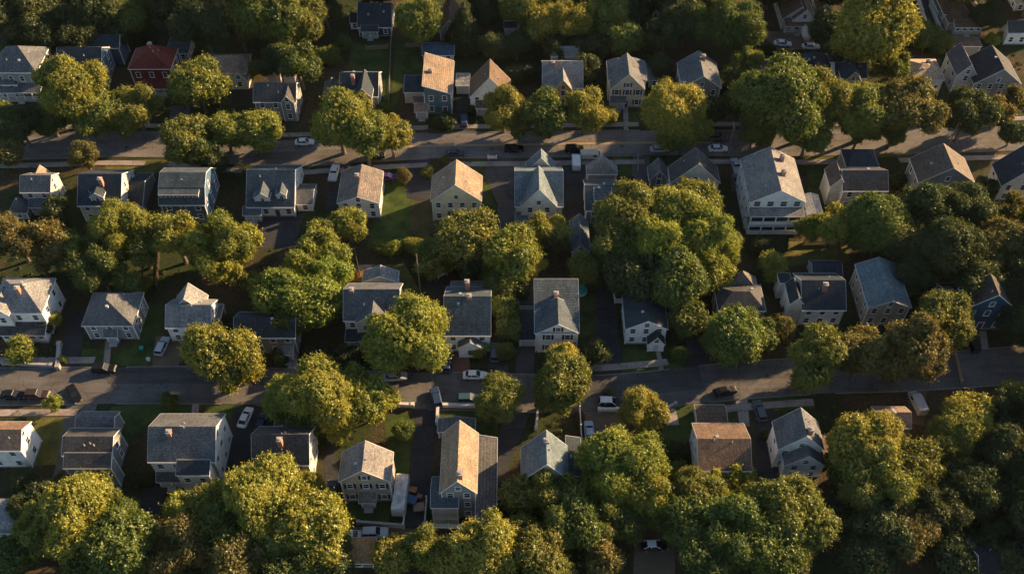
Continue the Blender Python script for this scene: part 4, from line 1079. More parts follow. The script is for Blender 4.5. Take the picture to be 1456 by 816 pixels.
# darker asphalt strips; on the lower street, shade painted into the road colour
dark_a = mat_paving('asphalt_dark_old', (0.095,0.084,0.072))
patch = mat_paving('asphalt_shade_paint', (0.06,0.057,0.054))
strip('road_dark_strip', LA, -4.3, 0.6, 0.054, dark_a, a=44, b=60); strip('road_dark_strip', LB, 0.3, 4.1, 0.054, patch, a=24, b=42); strip('road_dark_strip', LB, -1.0, 4.1, 0.054, patch, a=72, b=96)
yel = mat_plain('road_paint_yellow', (0.55,0.34,0.08), 0.7, 0.6, 6)
strip('road_marking', LA, 0.10, 0.24, 0.058, yel, a=60, b=98); strip('road_marking', LA, -0.24, -0.10, 0.058, yel, a=60, b=98)
for L, o in ((LA, 5.9), (LB, 5.3)):
    for s in (1, -1):
        segs = ((8,30),(32,44),(47,58),(61,70),(72,92),(95,112),(114,140)) if L is LA else ((8,22),(25,38),(41,56),(60,74),(78,92),(95,110),(112,140))
        for a, b in segs:
            if L is LB and not ((s < 0 and a in (8, 95)) or (s > 0 and a in (78, 8))): pass
            else: strip('pavement', L, s*o, s*(o+1.5), 0.13, conc, kerb=0.13, a=a, b=b)
            strip('kerb', L, s*(4.42 if L is LA else 4.22), s*(4.6 if L is LA else 4.4), 0.13, mat_paving('kerb_stone', (0.17,0.155,0.14), False), kerb=0.13, a=a, b=b)

man = MB(); man.tube([(0,0,0),(0,0,.006)], [.42,.42], 16); man_me = man.mesh('manhole_cover', [mat_plain('cast_iron', (0.03,0.028,0.026), 0.6, 0.3, 8)])
for i, (px, py) in enumerate([(610,203),(884,208),(700,212),(230,545),(690,549),(930,560),(1090,534),(430,548),(180,210),(1150,207)]):
    P = at(px, py, 0); tag(link('manhole_cover', man_me, None, (P.x, P.y, 0.056)), kind='structure')

# ------------------------------------------------------------------ vehicles
def loft(mb, secs, mi=0):
    """secs: list of (x, [(y,z)...]) closed rings"""
    o = len(mb.v); n = len(secs[0][1])
    for x, ring in secs:
        for y, z in ring: mb.v.append((x, y, z))
    for i in range(len(secs)-1):
        for k in range(n):
            mb.f.append((o+i*n+k, o+(i+1)*n+k, o+(i+1)*n+(k+1)%n, o+i*n+(k+1)%n)); mb.mi.append(mi)
    mb.f.append(tuple(o+k for k in range(n))); mb.mi.append(mi)
    mb.f.append(tuple(o+(len(secs)-1)*n+k for k in range(n))[::-1]); mb.mi.append(mi)

def ring(w, zl, zh, sh=0.12):
    return [(-w*0.9,zl),(w*0.9,zl),(w,zl+0.18),(w*0.985,zh-sh),(w*0.86,zh),(-w*0.86,zh),(-w*0.985,zh-sh),(-w,zl+0.18)]

CARP = {}
def car_parts(kind):
    if kind in CARP: return CARP[kind]
    body, glass, roof = MB(), MB(), MB()
    wh = []
    if kind == 'sedan':
        L, w = 2.3, 0.9
        st = [(-L,.72,.45,.72),(-L+.12,.84,.3,.88),(-1.6,w,.25,.96),(-.6,w,.25,.95),(.8,w,.25,.94),(1.5,w*.98,.25,.86),(2.05,.84,.3,.76),(L,.68,.42,.62)]
        cab = [(-1.75,.70,.95),(-1.15,.64,1.42),(.25,.64,1.44),(1.05,.72,.93)]; wx = (-1.4, 1.38); r = .33
    elif kind == 'suv':
        L, w = 2.3, .94
        st = [(-L,.82,.5,1.0),(-L+.1,.9,.35,1.06),(-1.5,w,.3,1.08),(.8,w,.3,1.06),(1.5,w*.98,.3,1.02),(2.1,.88,.35,.95),(L,.78,.48,.75)]
        cab = [(-2.2,.78,1.06),(-1.95,.70,1.66),(.2,.70,1.70),(.95,.80,1.05)]; wx = (-1.4, 1.42); r = .37
    elif kind == 'pickup':
        L, w = 2.7, .96
        st = [(-L,.88,.5,.55),(-L+.02,.94,.42,.62),(-.55,w,.4,.62),(-.5,w,.35,1.08),(.9,w,.35,1.08),(1.7,w*.98,.35,1.06),(2.45,.9,.38,1.0),(L,.82,.5,.8)]
        cab = [(-.48,.8,1.08),(-.35,.72,1.72),(.75,.72,1.74),(1.3,.8,1.07)]; wx = (-1.7, 1.7); r = .4
    else:  # van
        L, w = 2.6, .98
        st = [(-L,.92,.4,1.95),(-L+.08,w,.35,2.05),(0.6,w,.35,2.05),(1.25,w*.97,.35,1.98),(1.95,.95,.35,1.15),(2.45,.9,.4,1.0),(L,.8,.5,.8)]
        cab = None; wx = (-1.6, 1.7); r = .36
    loft(body, [(x, ring(ww, zl, zh)) for x, ww, zl, zh in st])
    if kind == 'pickup':
        body.box(-L, -L+.08, -.92, .92, .62, 1.05)
        body.box(-L+.08, -.55, .80, .95, .62, 1.05); body.box(-L+.08, -.55, -.95, -.80, .62, 1.05)
    if cab:
        (xa,wa,za),(xb,wb,zb),(xc,wc,zc),(xd,wd,zd) = cab
        v = [(xa,-wa,za),(xd,-wd,zd),(xd,wd,zd),(xa,wa,za),(xb,-wb,zb),(xc,-wc,zc),(xc,wc,zc),(xb,wb,zb)]
        glass.add(v, [(0,1,5,4),(1,2,6,5),(2,3,7,6),(3,0,4,7)])
        rv = [(xb-.06,-wb-.02,zb-.03),(xc+.06,-wc-.02,zc-.03),(xc+.06,wc+.02,zc-.03),(xb-.06,wb+.02,zb-.03),(xb,-wb+.06,zb+.05),(xc,-wc+.06,zc+.05),(xc,wc-.06,zc+.05),(xb,wb-.06,zb+.05)]
        roof.add(rv, [(0,3,2,1),(4,5,6,7),(0,1,5,4),(1,2,6,5),(2,3,7,6),(3,0,4,7)])
        for s in (-1, 1):
            for (x0,w0,z0),(x1,w1,z1) in ((cab[0],cab[1]),(cab[3],cab[2])):
                roof.bar((x0,s*w0,z0),(x1,s*w1,z1),.08)
            xm = (xb+xc)/2-.1; roof.bar((xm-.05,s*(wa+wd)/2,za),(xm,s*wb,zb),.07)
    else:
        glass.add([(1.27,-.82,1.9),(1.27,.82,1.9),(1.94,.86,1.2),(1.94,-.86,1.2)], [(0,3,2,1)])
        for s in (-1, 1): glass.box(.3, 1.15, s*.985-.01, s*.985+.01, 1.25, 1.75)
        roof.box(-L+.2, .9, -.8, .8, 2.03, 2.09)
    wheel = MB(); wheel.tube([(0,-.11,0),(0,.11,0)], [r, r], 14, 0); wheel.tube([(0,-.125,0),(0,.125,0)], [r*.6, r*.6], 10, 1)
    lamp = MB(); lamp.box(-.05,.05,-.16,.16,-.07,.07)
    CARP[kind] = dict(body=body, glass=glass, roof=roof, wheel=wheel, wx=wx, r=r, w=w, L=L, lamp=lamp, zl=st[-1][3]-.06, zt=min(st[0][3], .95)-.1, cache={})
    return CARP[kind]

def car(px, py, kind, col, head, label, cat='car', roofcol=None):
    p = car_parts(kind); P = at(px, py, 0.7)
    root = empty({'sedan':'parked_car','suv':'parked_car','pickup':'pickup_truck','van':'van'}[kind], (P.x, P.y, 0.052), label, cat, 'cars and trucks on the streets and driveways', R_(head))
    c = p['cache']
    def g(key, mb, mats):
        if key not in c: c[key] = mb.mesh(key[0], mats)
        return c[key]
    paint = mat_plain('car_paint', col, 0.42, 0.08, 1.0, spec=0.25)
    link('body', g(('body', col), p['body'], [paint]), root)
    link('windows', g(('windows',), p['glass'], [mat_glass((0.012,0.015,0.02), 0.22)]), root)
    rc = roofcol or col
    link('car_roof', g(('car_roof', rc), p['roof'], [mat_plain('car_paint', rc, 0.42, 0.08, 1.0, spec=0.25)]), root)
    wm = g(('wheel',), p['wheel'], [mat_plain('tyre_rubber', (0.018,0.018,0.018), 0.85), mat_plain('wheel_rim', (0.45,0.45,0.46), 0.35, metal=0.8)])
    for x in p['wx']:
        for s in (-1, 1): link('wheel', wm, root, (x, s*(p['w']-.1), p['r']-.03))
    hl = g(('headlight',), p['lamp'], [mat_plain('lamp_lens', (0.6,0.6,0.55), 0.15)]); tl = g(('taillight',), p['lamp'], [mat_plain('tail_lens', (0.35,0.02,0.02), 0.2)])
    for s in (-1, 1):
        link('headlight', hl, root, (p['L']-.04, s*p['w']*.62, p['zl'])); link('taillight', tl, root, (-p['L']+.04, s*p['w']*.72, p['zt']))
    return root

BLK=(0.006,0.0065,0.008); WHT=(0.6,0.6,0.58); SIL=(0.33,0.34,0.35); DBL=(0.02,0.04,0.09); TLB=(0.03,0.07,0.09); PUR=(0.06,0.028,0.12); BRZ=(0.08,0.06,0.045); PBL=(0.3,0.38,0.46); WBL=(0.05,0.10,0.22)
for a in [
    (647,218,'sedan',(0.03,0.04,0.06),2,'dark sedan with sky-reflecting windows on the street behind the yellow-cream house'),
    (731,212,'suv',BLK,2,'black car parked just left of the golden loose tree, on the upper street'),
    (817,212,'suv',BLK,2,'black car under the tall golden tree beside the utility pole'),
    (938,212,'sedan',SIL,3,'silver car half under the wide gold tree on the upper street'),
    (1021,211,'sedan',WHT,2,'white car at the south kerb of the upper street near the charcoal roof'),
    (1020,195,'suv',(0.08,0.08,0.09),0,'dark grey car at the north kerb opposite the white car'),
    (660,172,'suv',DBL,90,'blue car parked in the driveway of the brown-roofed house'),
    (819,231,'van',WHT,90,'white van parked in the narrow dark driveway beside the teal-roofed house'),
    (841,222,'van',(0.5,0.44,0.36),2,'cream van lit by the sun at the head of the dark driveway'),
    (475,246,'pickup',WHT,86,'white pickup truck in the driveway left of the dappled-roof house'),
    (551,252,'sedan',PUR,4,'purple car on the lawn right of the dappled-roof house'),
    (534,221,'suv',BLK,0,'black car in tree shade on the upper street near the dappled roof'),
    (433,202,'sedan',WHT,3,'white car between two round tree crowns on the upper street'),
    (148,524,'suv',BLK,0,'black car parked at the end of the straight walk of the small hip-roofed house'),
    (18,561,'sedan',BLK,-2,'black car at the left edge on the lower street'),
    (53,561,'suv',(0.035,0.022,0.018),0,'dark rust-marked car between the other black cars at lower left'),
    (105,559,'sedan',BLK,-52,'black car turned askew at the mouth of the side street'),
    (231,492,'suv',SIL,82,'silver car in the dirt drive of the house with the red deck'),
    (349,593,'sedan',WHT,78,'white car nosed up the driveway right of the white cross-gabled house'),
    (372,601,'sedan',DBL,85,'dark blue car in the driveway before the brown-grey roof'),
    (675,533,'sedan',WHT,0,'bright white sedan alone on the lower street'),
    (620,565,'suv',DBL,104,'dark blue car parked askew at the head of the long straight driveway'),
    (667,567,'suv',TLB,2,'teal-black car beside the white wall on the lower street'),
    (635,516,'suv',DBL,90,'dark blue car on the brick drive under the olive tree'),
    (704,501,'suv',(0.10,0.13,0.16),88,'slate blue car in the driveway right of the two-chimney house'),
    (562,535,'sedan',SIL,5,'silver car peeking out beneath the big tree on the lower street'),
    (868,572,'suv',BLK,-2,'black car with white roof beside the round gold tree on the lower street'),
    (838,613,'sedan',PBL,92,'pale blue car in the dirt yard behind the white fence'),
    (1031,556,'sedan',BLK,12,'small black car where the lower street bends'),
    (1080,584,'suv',(0.08,0.09,0.10),97,'dark car at the top of the drive left of the grey house with bright slope'),
    (1304,573,'van',SIL,98,'silver van nosed into the yard below the dark round trees'),
    (1381,488,'suv',BLK,100,'black car in the driveway of the bright blue house'),
    (533,757,'suv',SIL,2,'silver car behind the long pale trailer near the bottom'),
    (500,761,'sedan',WHT,2,'white car half under the tree left of the silver car near the bottom'),
    (471,699,'suv',DBL,92,'dark blue car in the shade left of the cream house with dark shutters'),
    (930,775,'sedan',BLK,2,'black car with pale roof alone among the bottom trees'),
    (1113,62,'sedan',WHT,-8,'white car left of the tarp-covered boat at the top'),
    (1153,66,'sedan',WHT,0,'white car right of the tarp-covered boat at the top'),
    (1353,95,'suv',PBL,97,'pale blue car in the yard beside the large dark roof'),
    (1047,237,'pickup',SIL,95,'silver pickup in the drive left of the three-decker'),
    (1049,257,'suv',(0.10,0.10,0.11),95,'dark grey car tucked behind the silver pickup'),
    (400,556,'sedan',BLK,0,'black car in deep shade on the lower street under the spreading tree'),
    ]:
    car(a[0], a[1], a[2], a[3], a[4], a[5], {'pickup':'pickup truck','van':'van'}.get(a[2], 'car'), roofcol=WHT if 'white roof' in a[5] or 'pale roof' in a[5] else None)

# ------------------------------------------------------------------ fences, walls, poles, yard things
def fence(label, pts, h=1.3, col=WHITE, solid=False, th=0.12, name='fence', cat='fence', cap=False):
    P = [at(a, b, 0) for a, b in pts]; c = P[0].copy()
    root = empty(name, (c.x, c.y, 0), label, cat)
    m = MB(); mt = mat_plain('painted_wood' if not solid else 'wall_masonry', col, 0.75, 0.3, 2.5)
    for i in range(len(P)-1):
        a, b = P[i]-c, P[i+1]-c; d = (b-a); L = d.length; d = d/L
        if solid:
            m.bar(a+Vector((0,0,h/2)), b+Vector((0,0,h/2)), th, h)
            m.bar(a+Vector((0,0,h+.05)), b+Vector((0,0,h+.05)), th+0.12, 0.1)
        else:
            for z in (0.3, h-0.2): m.bar(a+Vector((0,0,z)), b+Vector((0,0,z)), 0.06, 0.1)
            n = int(L/0.2)
            for k in range(n):
                q = a+d*(L*(k+.5)/n); m.bar(q+Vector((0,0,.06)), q+Vector((0,0,h)), 0.13, 0.04)
    m.build('panel', mt, root)
    pts3 = []
    for i in range(len(P)-1):
        a, b = P[i]-c, P[i+1]-c; L = (b-a).length; n = max(1, int(L/(4 if not solid else 8)))
        for k in range(n): pts3.append(a+(b-a)*k/n)
    pts3.append(P[-1]-c)
    pm = MB(); w = 0.09 if not solid else th/2+0.1
    pm.box(-w, w, -w, w, 0, h+0.15); pm.box(-w-.03, w+.03, -w-.03, w+.03, h+0.15, h+0.22)
    me = pm.mesh('post', [mt])
    for q in pts3: link('post', me, root, q)

STN=(0.3,0.28,0.25); DKW=(0.09,0.07,0.055)
fence('white stone wall at the street left of the long dark driveway', [(546,576),(587,578)], 0.9, (0.55,0.52,0.47), True, 0.45, 'garden_wall', 'wall')
fence('white stone wall at the street right of the long dark driveway, turning into the lawn', [(678,579),(623,578),(622,602)], 0.9, (0.55,0.52,0.47), True, 0.45, 'garden_wall', 'wall')
fence('white fence along the right side of the fenced front yards', [(824,584),(829,664)], 1.5, WHITE)
fence('low white wall at the street above the grey-blue roof', [(762,611),(765,581),(792,583)], 0.8, (0.5,0.48,0.44), True, 0.3, 'garden_wall', 'wall')
fence('low white wall beside the black car with white roof', [(852,584),(878,584)], 0.8, (0.6,0.58,0.55), True, 0.4, 'garden_wall', 'wall')
fence('white fence round the dark courtyard of the long house', [(607,712),(604,750),(673,752)], 1.7, WHITE)
fence('white fence between the pale trailer and the long driveway', [(580,684),(574,750)], 1.7, WHITE)
fence('grey wall along the back of the cream house lawn', [(510,745),(574,750)], 1.1, STN, True, 0.3, 'garden_wall', 'wall')
fence('white fence beside the dark driveway behind the navy bungalow', [(867,392),(874,431),(884,431)], 1.5, WHITE)
fence('stone wall beside the driveway of the small hip-roofed house', [(84,524),(86,492)], 1.0, STN, True, 0.6, 'garden_wall', 'wall')
fence('low stone wall along the street before the white hip-roofed house', [(6,518),(74,521)], 0.7, STN, True, 0.4, 'garden_wall', 'wall')
fence('long white wall left of the lane at the top right', [(1302,-8),(1318,46)], 1.1, (0.5,0.46,0.4), True, 0.4, 'garden_wall', 'wall')
fence('short white wall right of the lane at the top right', [(1322,10),(1337,48)], 1.1, (0.5,0.46,0.4), True, 0.4, 'garden_wall', 'wall')
fence('thin wire fence running down the long dark back lawn', [(557,40),(553,150)], 1.4, (0.22,0.2,0.17))
fence('wooden fence across the back lawn below the navy-walled house', [(520,72),(552,70)], 1.4, (0.2,0.16,0.12))
fence('sunlit wooden fence left of the blue-roofed shed', [(577,68),(597,67)], 1.4, (0.25,0.18,0.12))
fence('white fence beside the drive north of the giant tree', [(907,224),(907,243)], 0.8, (0.4,0.38,0.36))
fence('grey wooden fence behind the hedge of the white-roofed back yard', [(505,360),(512,392)], 1.4, (0.2,0.17,0.14))
fence('weathered fence behind the sunlit low hedge tree', [(1142,348),(1186,347)], 1.3, (0.26,0.2,0.14))
fence('dark fence between the navy house and the blue-grey barn roof', [(1192,348),(1196,392)], 1.3, DKW)
fence('white fence left of the house with black shutters', [(737,398),(737,431),(752,431)], 1.6, WHITE)
fence('dark wooden fence behind the long dark driveway yards', [(228,345),(224,410)], 1.4, DKW)
fence('pale railing along the lit strip by the dark street', [(1357,500),(1366,545)], 1.1, (0.4,0.3,0.22))
fence('white picket fence at the upper corner lawn', [(694,226),(706,226)], 1.0, WHITE)
fence('stone edging beside the lawn at the street bend', [(944,604),(944,583),(960,575)], 0.5, STN, True, 0.4, 'garden_wall', 'wall')

def pole(px, py, label, h=11, rz=0, arm=True):
    P = at(px, py, 0); root = empty('utility_pole', (P.x, P.y, 0), label, 'utility pole', 'utility poles', R_(rz))
    m = MB(); m.tube([(0,0,0),(0,0,h)], [0.15,0.10], 8); m.build('shaft', mat_plain('weathered_pole', (0.2,0.15,0.11), 0.9), root)
    if arm:
        c = MB(); c.box(-1.2,1.2,-.06,.06,h-1.0,h-.86); c.build('crossarm', mat_plain('weathered_pole', (0.2,0.15,0.11), 0.9), root)
        im = MB(); im.tube([(0,0,0),(0,0,.22)], [0.07,0.05], 6)
        me = im.mesh('insulator', [mat_plain('insulator_glaze', (0.35,0.36,0.34), 0.3)])
        for x in (-1.1,-.45,.45,1.1): link('insulator', me, root, (x, 0, h-.86))
    return Vector((P.x, P.y, h-.7))
pole(598, 416, 'tall thin bare pole in the back yards right of the pedimented house', 12, 0, False)
ks = [pole(1034, 221, 'utility pole on the upper street by the white car', 10, 90), pole(1345, 215, 'utility pole on the upper street near the black roof with tan strip', 10, 90)]
m = MB()
for off in (-1.1, -.45, .45, 1.1):
    pts = []
    for i in range(13):
        t = i/12; p = ks[0].lerp(ks[1], t)+Vector((0, off, .1)); p.z -= 1.5*4*t*(1-t); pts.append(p)
    m.tube(pts, [0.018]*13, 4, cap=False)
tag(m.build('power_line', mat_plain('black_cable', (0.02,0.02,0.02), 0.6)), 'thin black power line between the two poles on the upper street', 'power line')

# low plants, fallen leaves and weeds over the yards: nobody could count them
def undergrowth():
    rg = np.random.default_rng(5)
    lo = at(-120, 860, 0); hi = at(728, -60, 0); n = 15000
    X = rg.uniform(-190, 190, n); Y = rg.uniform(lo.y, hi.y, n)
    # patchy: keep where a coarse field is high
    f = np.sin(X*.21+np.sin(Y*.13)*2)+np.sin(Y*.27+np.sin(X*.11)*2.2)+np.sin((X+Y)*.083)
    keep = f > rg.normal(size=n)*.5+.35
    def near(line, d):
        Q = np.array([(p.x, p.y) for p in line]); k = np.ones(n, bool)
        for q in Q[::2]: k &= (X-q[0])**2+(Y-q[1])**2 > d*d
        return k
    keep &= near(LA, 8.5) & near(LB, 6.5)
    for x0, x1, y0, y1 in FOOT: keep &= ~((X > x0-.8) & (X < x1+.8) & (Y > y0-.8) & (Y < y1+.8))
    for q in SHEETS:
        a, b = at((q[0]+q[1])/2, q[3], 0), at((q[0]+q[1])/2, q[2], 0)
        l, r = at(q[0], (q[2]+q[3])/2, 0).x, at(q[1], (q[2]+q[3])/2, 0).x
        keep &= ~((X > l-.3) & (X < r+.3) & (Y > a.y-.3) & (Y < b.y+.3))
    X, Y = X[keep], Y[keep]; nc = len(X); m = 34
    R = rg.uniform(.25, .8, nc)*np.where(rg.random(nc) < .12, 1.8, 1)
    d = rg.normal(size=(nc, m, 3)); d /= np.linalg.norm(d, axis=2, keepdims=True); d[:, :, 2] = np.abs(d[:, :, 2])
    P = np.stack([X, Y, np.full(nc, .02)], 1)[:, None, :]+d*(R[:, None, None]*rg.uniform(.5, 1.05, (nc, m, 1)))
    Nn = d+rg.normal(size=d.shape)*.5; Nn /= np.linalg.norm(Nn, axis=2, keepdims=True)
    P = P.reshape(-1, 3); Nn = Nn.reshape(-1, 3); M = len(P)
    t = np.cross(Nn, rg.normal(size=(M, 3))); t /= np.linalg.norm(t, axis=1, keepdims=True); b = np.cross(Nn, t)
    s_ = rg.uniform(.09, .2, (M, 1))
    V = np.stack([P-t*s_, P-b*s_*.7, P+t*s_, P+b*s_*.7], 1).reshape(-1, 3); V[:, 2] = np.maximum(V[:, 2], .012)
    me = bpy.data.meshes.new('undergrowth'); me.vertices.add(M*4); me.vertices.foreach_set('co', V.astype(np.float32).ravel())
    me.loops.add(M*4); me.loops.foreach_set('vertex_index', np.arange(M*4, dtype=np.int32))
    me.polygons.add(M); me.polygons.foreach_set('loop_start', np.arange(0, M*4, 4, dtype=np.int32)); me.polygons.foreach_set('loop_total', np.full(M, 4, np.int32))
    a = me.attributes.new('tint', 'FLOAT', 'FACE'); a.data.foreach_set('value', np.repeat(np.clip(rg.normal(size=nc)*.25+.4, 0, 1), m).astype(np.float32))
    me.materials.append(mat_leaf()); me.update(calc_edges=True)
    o = link('undergrowth', me); o.color = (.075, .08, .022, 1); tag(o, 'low weeds and leafy ground cover over the yards', 'ground cover', None, 'stuff')
undergrowth()

# a long travel trailer, a boat under a tarp, tarps, bins, garden furniture
def trailer():
    P = at(567, 736, 0); root = empty('travel_trailer', (P.x, P.y, 0), 'long white travel trailer with stained roof beside the white fence near the bottom', 'trailer', None, R_(-3))
    m = MB(); loft(m, [(y, r) for y, r in ((0,[(-1.1,.5),(1.1,.5),(1.15,1.6),(1.1,2.4),(-1.1,2.4),(-1.15,1.6)]),(.25,[(-1.2,.45),(1.2,.45),(1.22,1.6),(1.1,2.75),(-1.1,2.75),(-1.22,1.6)]),(7.0,[(-1.2,.45),(1.2,.45),(1.22,1.6),(1.1,2.75),(-1.1,2.75),(-1.22,1.6)]),(7.4,[(-1.1,.5),(1.1,.5),(1.15,1.6),(1.0,2.3),(-1.0,2.3),(-1.15,1.6)]))])
    m.v = [(b, a, c) for a, b, c in m.v]
    fix_normals(m.build('body', mat_plain('trailer_shell', (0.5,0.48,0.44), 0.45, 0.45, 1.2), root).data)
    v = MB(); v.box(-.35,.35,2.2,2.9,2.75,2.95); v.box(-.25,.25,5,5.5,2.75,2.9); v.build('roof_vent', mat_plain('vent_plastic', (0.4,0.39,0.36), 0.5), root)
    wm = MB(); wm.tube([(-.12,0,0),(.12,0,0)], [.36,.36], 12)
    me = wm.mesh('wheel', [mat_plain('tyre_rubber', (0.018,0.018,0.018), 0.85)])
    for s in (-1, 1):
        for y in (3.0, 3.9): link('wheel', me, root, (s*1.1, y, .36))
    for y in (1.2, 5.2): window(root, -1.215, y, 1.3, -math.pi/2, 1.0, .7)
    window(root, 0, 0.16, 1.3, 0, 1.2, .7)
    h = MB(); h.bar((0,7.3,.5),(0,8.6,.5),.12); h.build('hitch', mat_plain('hitch_steel', (0.1,0.1,0.1), 0.5), root)
trailer()

def boat():
    P = at(1146, 61, 0); root = empty('covered_boat', (P.x, P.y, 0), 'boat on a stand under a pale sunlit tarp, between two white cars at the top', 'boat', None, 0)
    m = MB(); S = []
    for t, w, h in ((0,.9,1.9),(.15,1.2,2.3),(.4,1.3,2.8),(.65,1.2,2.9),(.85,.75,2.5),(1,.12,2.0)):
        S.append((t*6.5, [(-w*.6,.6),(w*.6,.6),(w,1.5),(w*.7,h-.35),(0,h),(-w*.7,h-.35),(-w,1.5)]))
    loft(m, S); m.v = [(b, a, c) for a, b, c in m.v]
    fix_normals(m.build('tarp', mat_plain('tarp_cloth', (0.55,0.47,0.38), 0.7, 0.2, 1.5), root).data)
    c = MB()
    for y in (1.2, 4.4): c.box(-1,1,y,y+.15,0,.62)
    c.build('cradle', mat_plain('timber', (0.2,0.14,0.09), 0.9), root)
boat()

def tarp(px, py, w, d, h, col, label, rz=0):
    P = at(px, py, 0); m = MB(); n = 6; rg = random.Random(int(px)); V = []
    for j in range(n):
        for i in range(n):
            x = (i/(n-1)-.5); y = (j/(n-1)-.5); e = max(abs(x), abs(y))*2
            V.append((x*w, y*d, h*(1-e**3)+rg.uniform(0,.12)*h if e < .99 else 0.0))
    m.add(V, [(j*n+i, j*n+i+1, (j+1)*n+i+1, (j+1)*n+i) for j in range(n-1) for i in range(n-1)])
    tag(m.build('tarp', mat_plain('tarp_sheet', col, 0.45, 0.2, 1.5), None, (P.x, P.y, 0.02), R_(rz)), label, 'tarp')
tarp(315, 690, 2.4, 2.0, 1.5, (0.03,0.14,0.45), 'bright blue tarp over a pile beside the white cross-gabled house', 20)
tarp(160, 690, 3.4, 2.4, 0.8, (0.02,0.16,0.15), 'dark teal tarp on the ground below the two-tier dark house')
def pool(px, py, r, label, col=(0.03,0.32,0.33)):
    P = at(px, py, 0); root = empty('garden_pool', (P.x, P.y, 0.006), label, 'pool')
    m = MB(); m.tube([(0,0,0),(0,0,.9)], [r, r], 20, cap=False); m.tube([(0,0,.88),(0,0,.96)], [r+.1, r+.1], 20, cap=False); m.build('rim', mat_plain('pool_liner', (0.5,0.52,0.52), 0.5), root)
    w = MB(); w.add([(r*math.cos(2*math.pi*k/20), r*math.sin(2*math.pi*k/20), .8) for k in range(20)], [tuple(range(20))]); w.build('pool_water', mat_plain('pool_water', col, 0.06, 0.1, 1), root)
pool(824, 414, 1.6, 'small turquoise round pool behind the house with black shutters')
pool(1065, 708, 1.2, 'pale blue round pool glimpsed between tree crowns near the bottom', (0.2,0.4,0.5))

def bin_(px, py, col, label, w=1.2, h=1.1):
    P = at(px, py, 0); root = empty('rubbish_bin', (P.x, P.y, 0.012), label, 'bin', None, R_(rnd.uniform(-30,30)))
    m = MB(); loft(m, [(0.05,[(-w*.4,-w*.3),(w*.4,-w*.3),(w*.4,w*.3),(-w*.4,w*.3)]),(h,[(-w*.5,-w*.4),(w*.5,-w*.4),(w*.5,w*.4),(-w*.5,w*.4)])])
    m.v = [(b, c, a) for a, b, c in m.v]
    fix_normals(m.build('bin_body', mat_plain('bin_plastic', col, 0.5), root).data)
    l = MB(); l.box(-w*.54,w*.54,-w*.44,w*.46,h,h+.1); l.build('lid', mat_plain('bin_lid', tuple(x*.8 for x in col), 0.5), root)
bin_(588,700,(0.45,0.16,0.04),'orange bin at the top of the cluttered yard beside the long house'); bin_(586,714,(0.02,0.11,0.2),'blue bin in the cluttered yard beside the white trailer fence',1.7)
bin_(596,723,(0.3,0.17,0.11),'brown square tub lowest in the cluttered yard',1.8,.7); bin_(597,708,(0.4,0.1,0.03),'small red-orange bin between the orange and brown ones',.9,.8)
bin_(202,497,(0.02,0.35,0.3),'little teal bin on the lawn left of the silver car',.7,.7); bin_(212,513,(0.6,0.6,0.55),'little white bin at the lawn corner by the street',.6,.8)

def table(px, py, label):
    P = at(px, py, 0); root = empty('garden_table', (P.x, P.y, 0.012), label, 'table', None, R_(35))
    m = MB(); m.box(-1.2,1.2,-.5,.5,.72,.78); m.build('table_top', trim(), root)
    lg = MB(); lg.box(-.05,.05,-.05,.05,0,.72); me = lg.mesh('leg', [trim()])
    for x in (-1.1,1.1):
        for y in (-.4,.4): link('leg', me, root, (x,y,0))
table(628,393,'white garden table in the shaded back yard below the round tree')
table(1060,62+20,'white garden table in a back yard at the top')

# ------------------------------------------------------------------ trees, light, camera
build_trees()

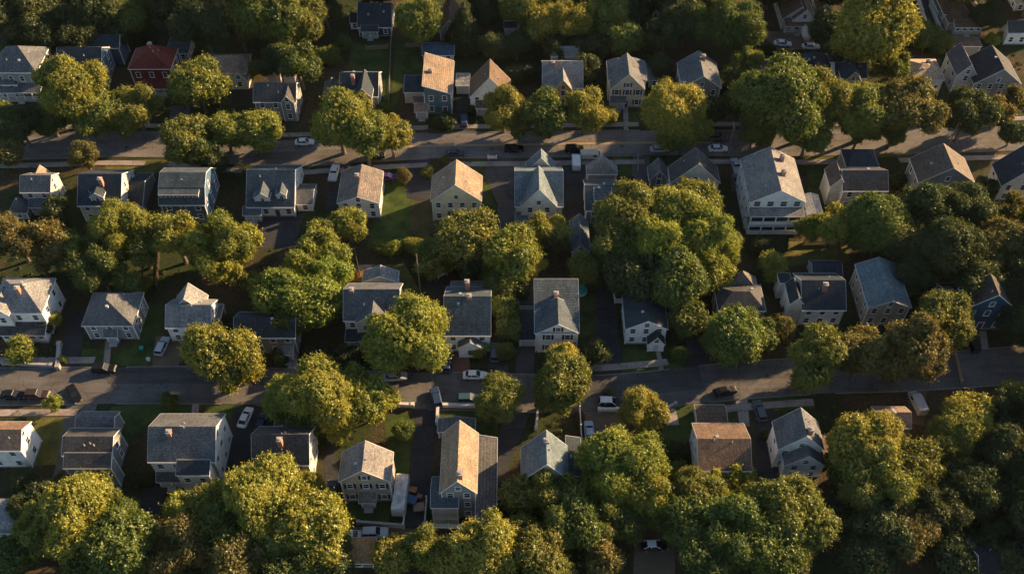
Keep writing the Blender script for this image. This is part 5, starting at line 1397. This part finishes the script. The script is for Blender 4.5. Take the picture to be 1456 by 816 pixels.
hm = bpy.data.materials.new('haze'); hm.use_nodes = True; nt = hm.node_tree; nt.nodes.clear()
ho = nt.nodes.new('ShaderNodeOutputMaterial'); hv = nt.nodes.new('ShaderNodeVolumePrincipled')
hv.inputs['Color'].default_value = (0.86, 0.88, 0.9, 1); hv.inputs['Density'].default_value = 0.000012; hv.inputs['Anisotropy'].default_value = 0.2
nt.links.new(hv.outputs[0], ho.inputs['Volume'])
hb = MB(); hb.box(-1505, 1505, -405, 2605, -1.0, 162.0)
tag(hb.build('haze', hm), 'thin golden evening haze over the neighbourhood', 'haze', None, 'stuff')

w = bpy.data.worlds.new('World'); SC.world = w; w.use_nodes = True
nt = w.node_tree; bg = nt.nodes['Background']
sky = nt.nodes.new('ShaderNodeTexSky'); sky.sky_type = 'NISHITA'; sky.sun_disc = False
EL, AZ = 19.0, 27.0            # sun height, and bearing from +x toward +y
sky.sun_elevation = R_(EL); sky.sun_rotation = R_(90-AZ); sky.air_density = 1.0; sky.dust_density = 0.6; sky.ozone_density = 1.0
nt.links.new(sky.outputs[0], bg.inputs['Color']); bg.inputs['Strength'].default_value = 0.068
sd = bpy.data.lights.new('sun', 'SUN'); sd.energy = 5.0; sd.angle = R_(0.6); sd.color = (1.0, 0.68, 0.37)
so = bpy.data.objects.new('sun', sd); COL.objects.link(so)
dirv = Vector((math.cos(R_(EL))*math.cos(R_(AZ)), math.cos(R_(EL))*math.sin(R_(AZ)), math.sin(R_(EL))))
so.rotation_euler = dirv.to_track_quat('Z', 'Y').to_euler(); so.location = (80, 120, 120)

cd = bpy.data.cameras.new('camera'); cam = bpy.data.objects.new('camera', cd); COL.objects.link(cam)
cam.location = CAM; cam.rotation_euler = (math.pi/2-PITCH, 0, 0)
cd.sensor_width = 36; cd.sensor_fit = 'HORIZONTAL'; cd.lens = 36*F_PX/1456; cd.clip_end = 4000; cd.clip_start = 1
SC.camera = cam
SC.render.resolution_x = 1024; SC.render.resolution_y = 573
vs = SC.view_settings; vs.view_transform = 'Standard'; vs.look = 'None'; vs.gamma = 1; vs.exposure = 1.68; vs.use_curve_mapping = False
SC.cycles.max_bounces = 5; SC.cycles.diffuse_bounces = 3; SC.cycles.transmission_bounces = 3; SC.cycles.use_denoising = True
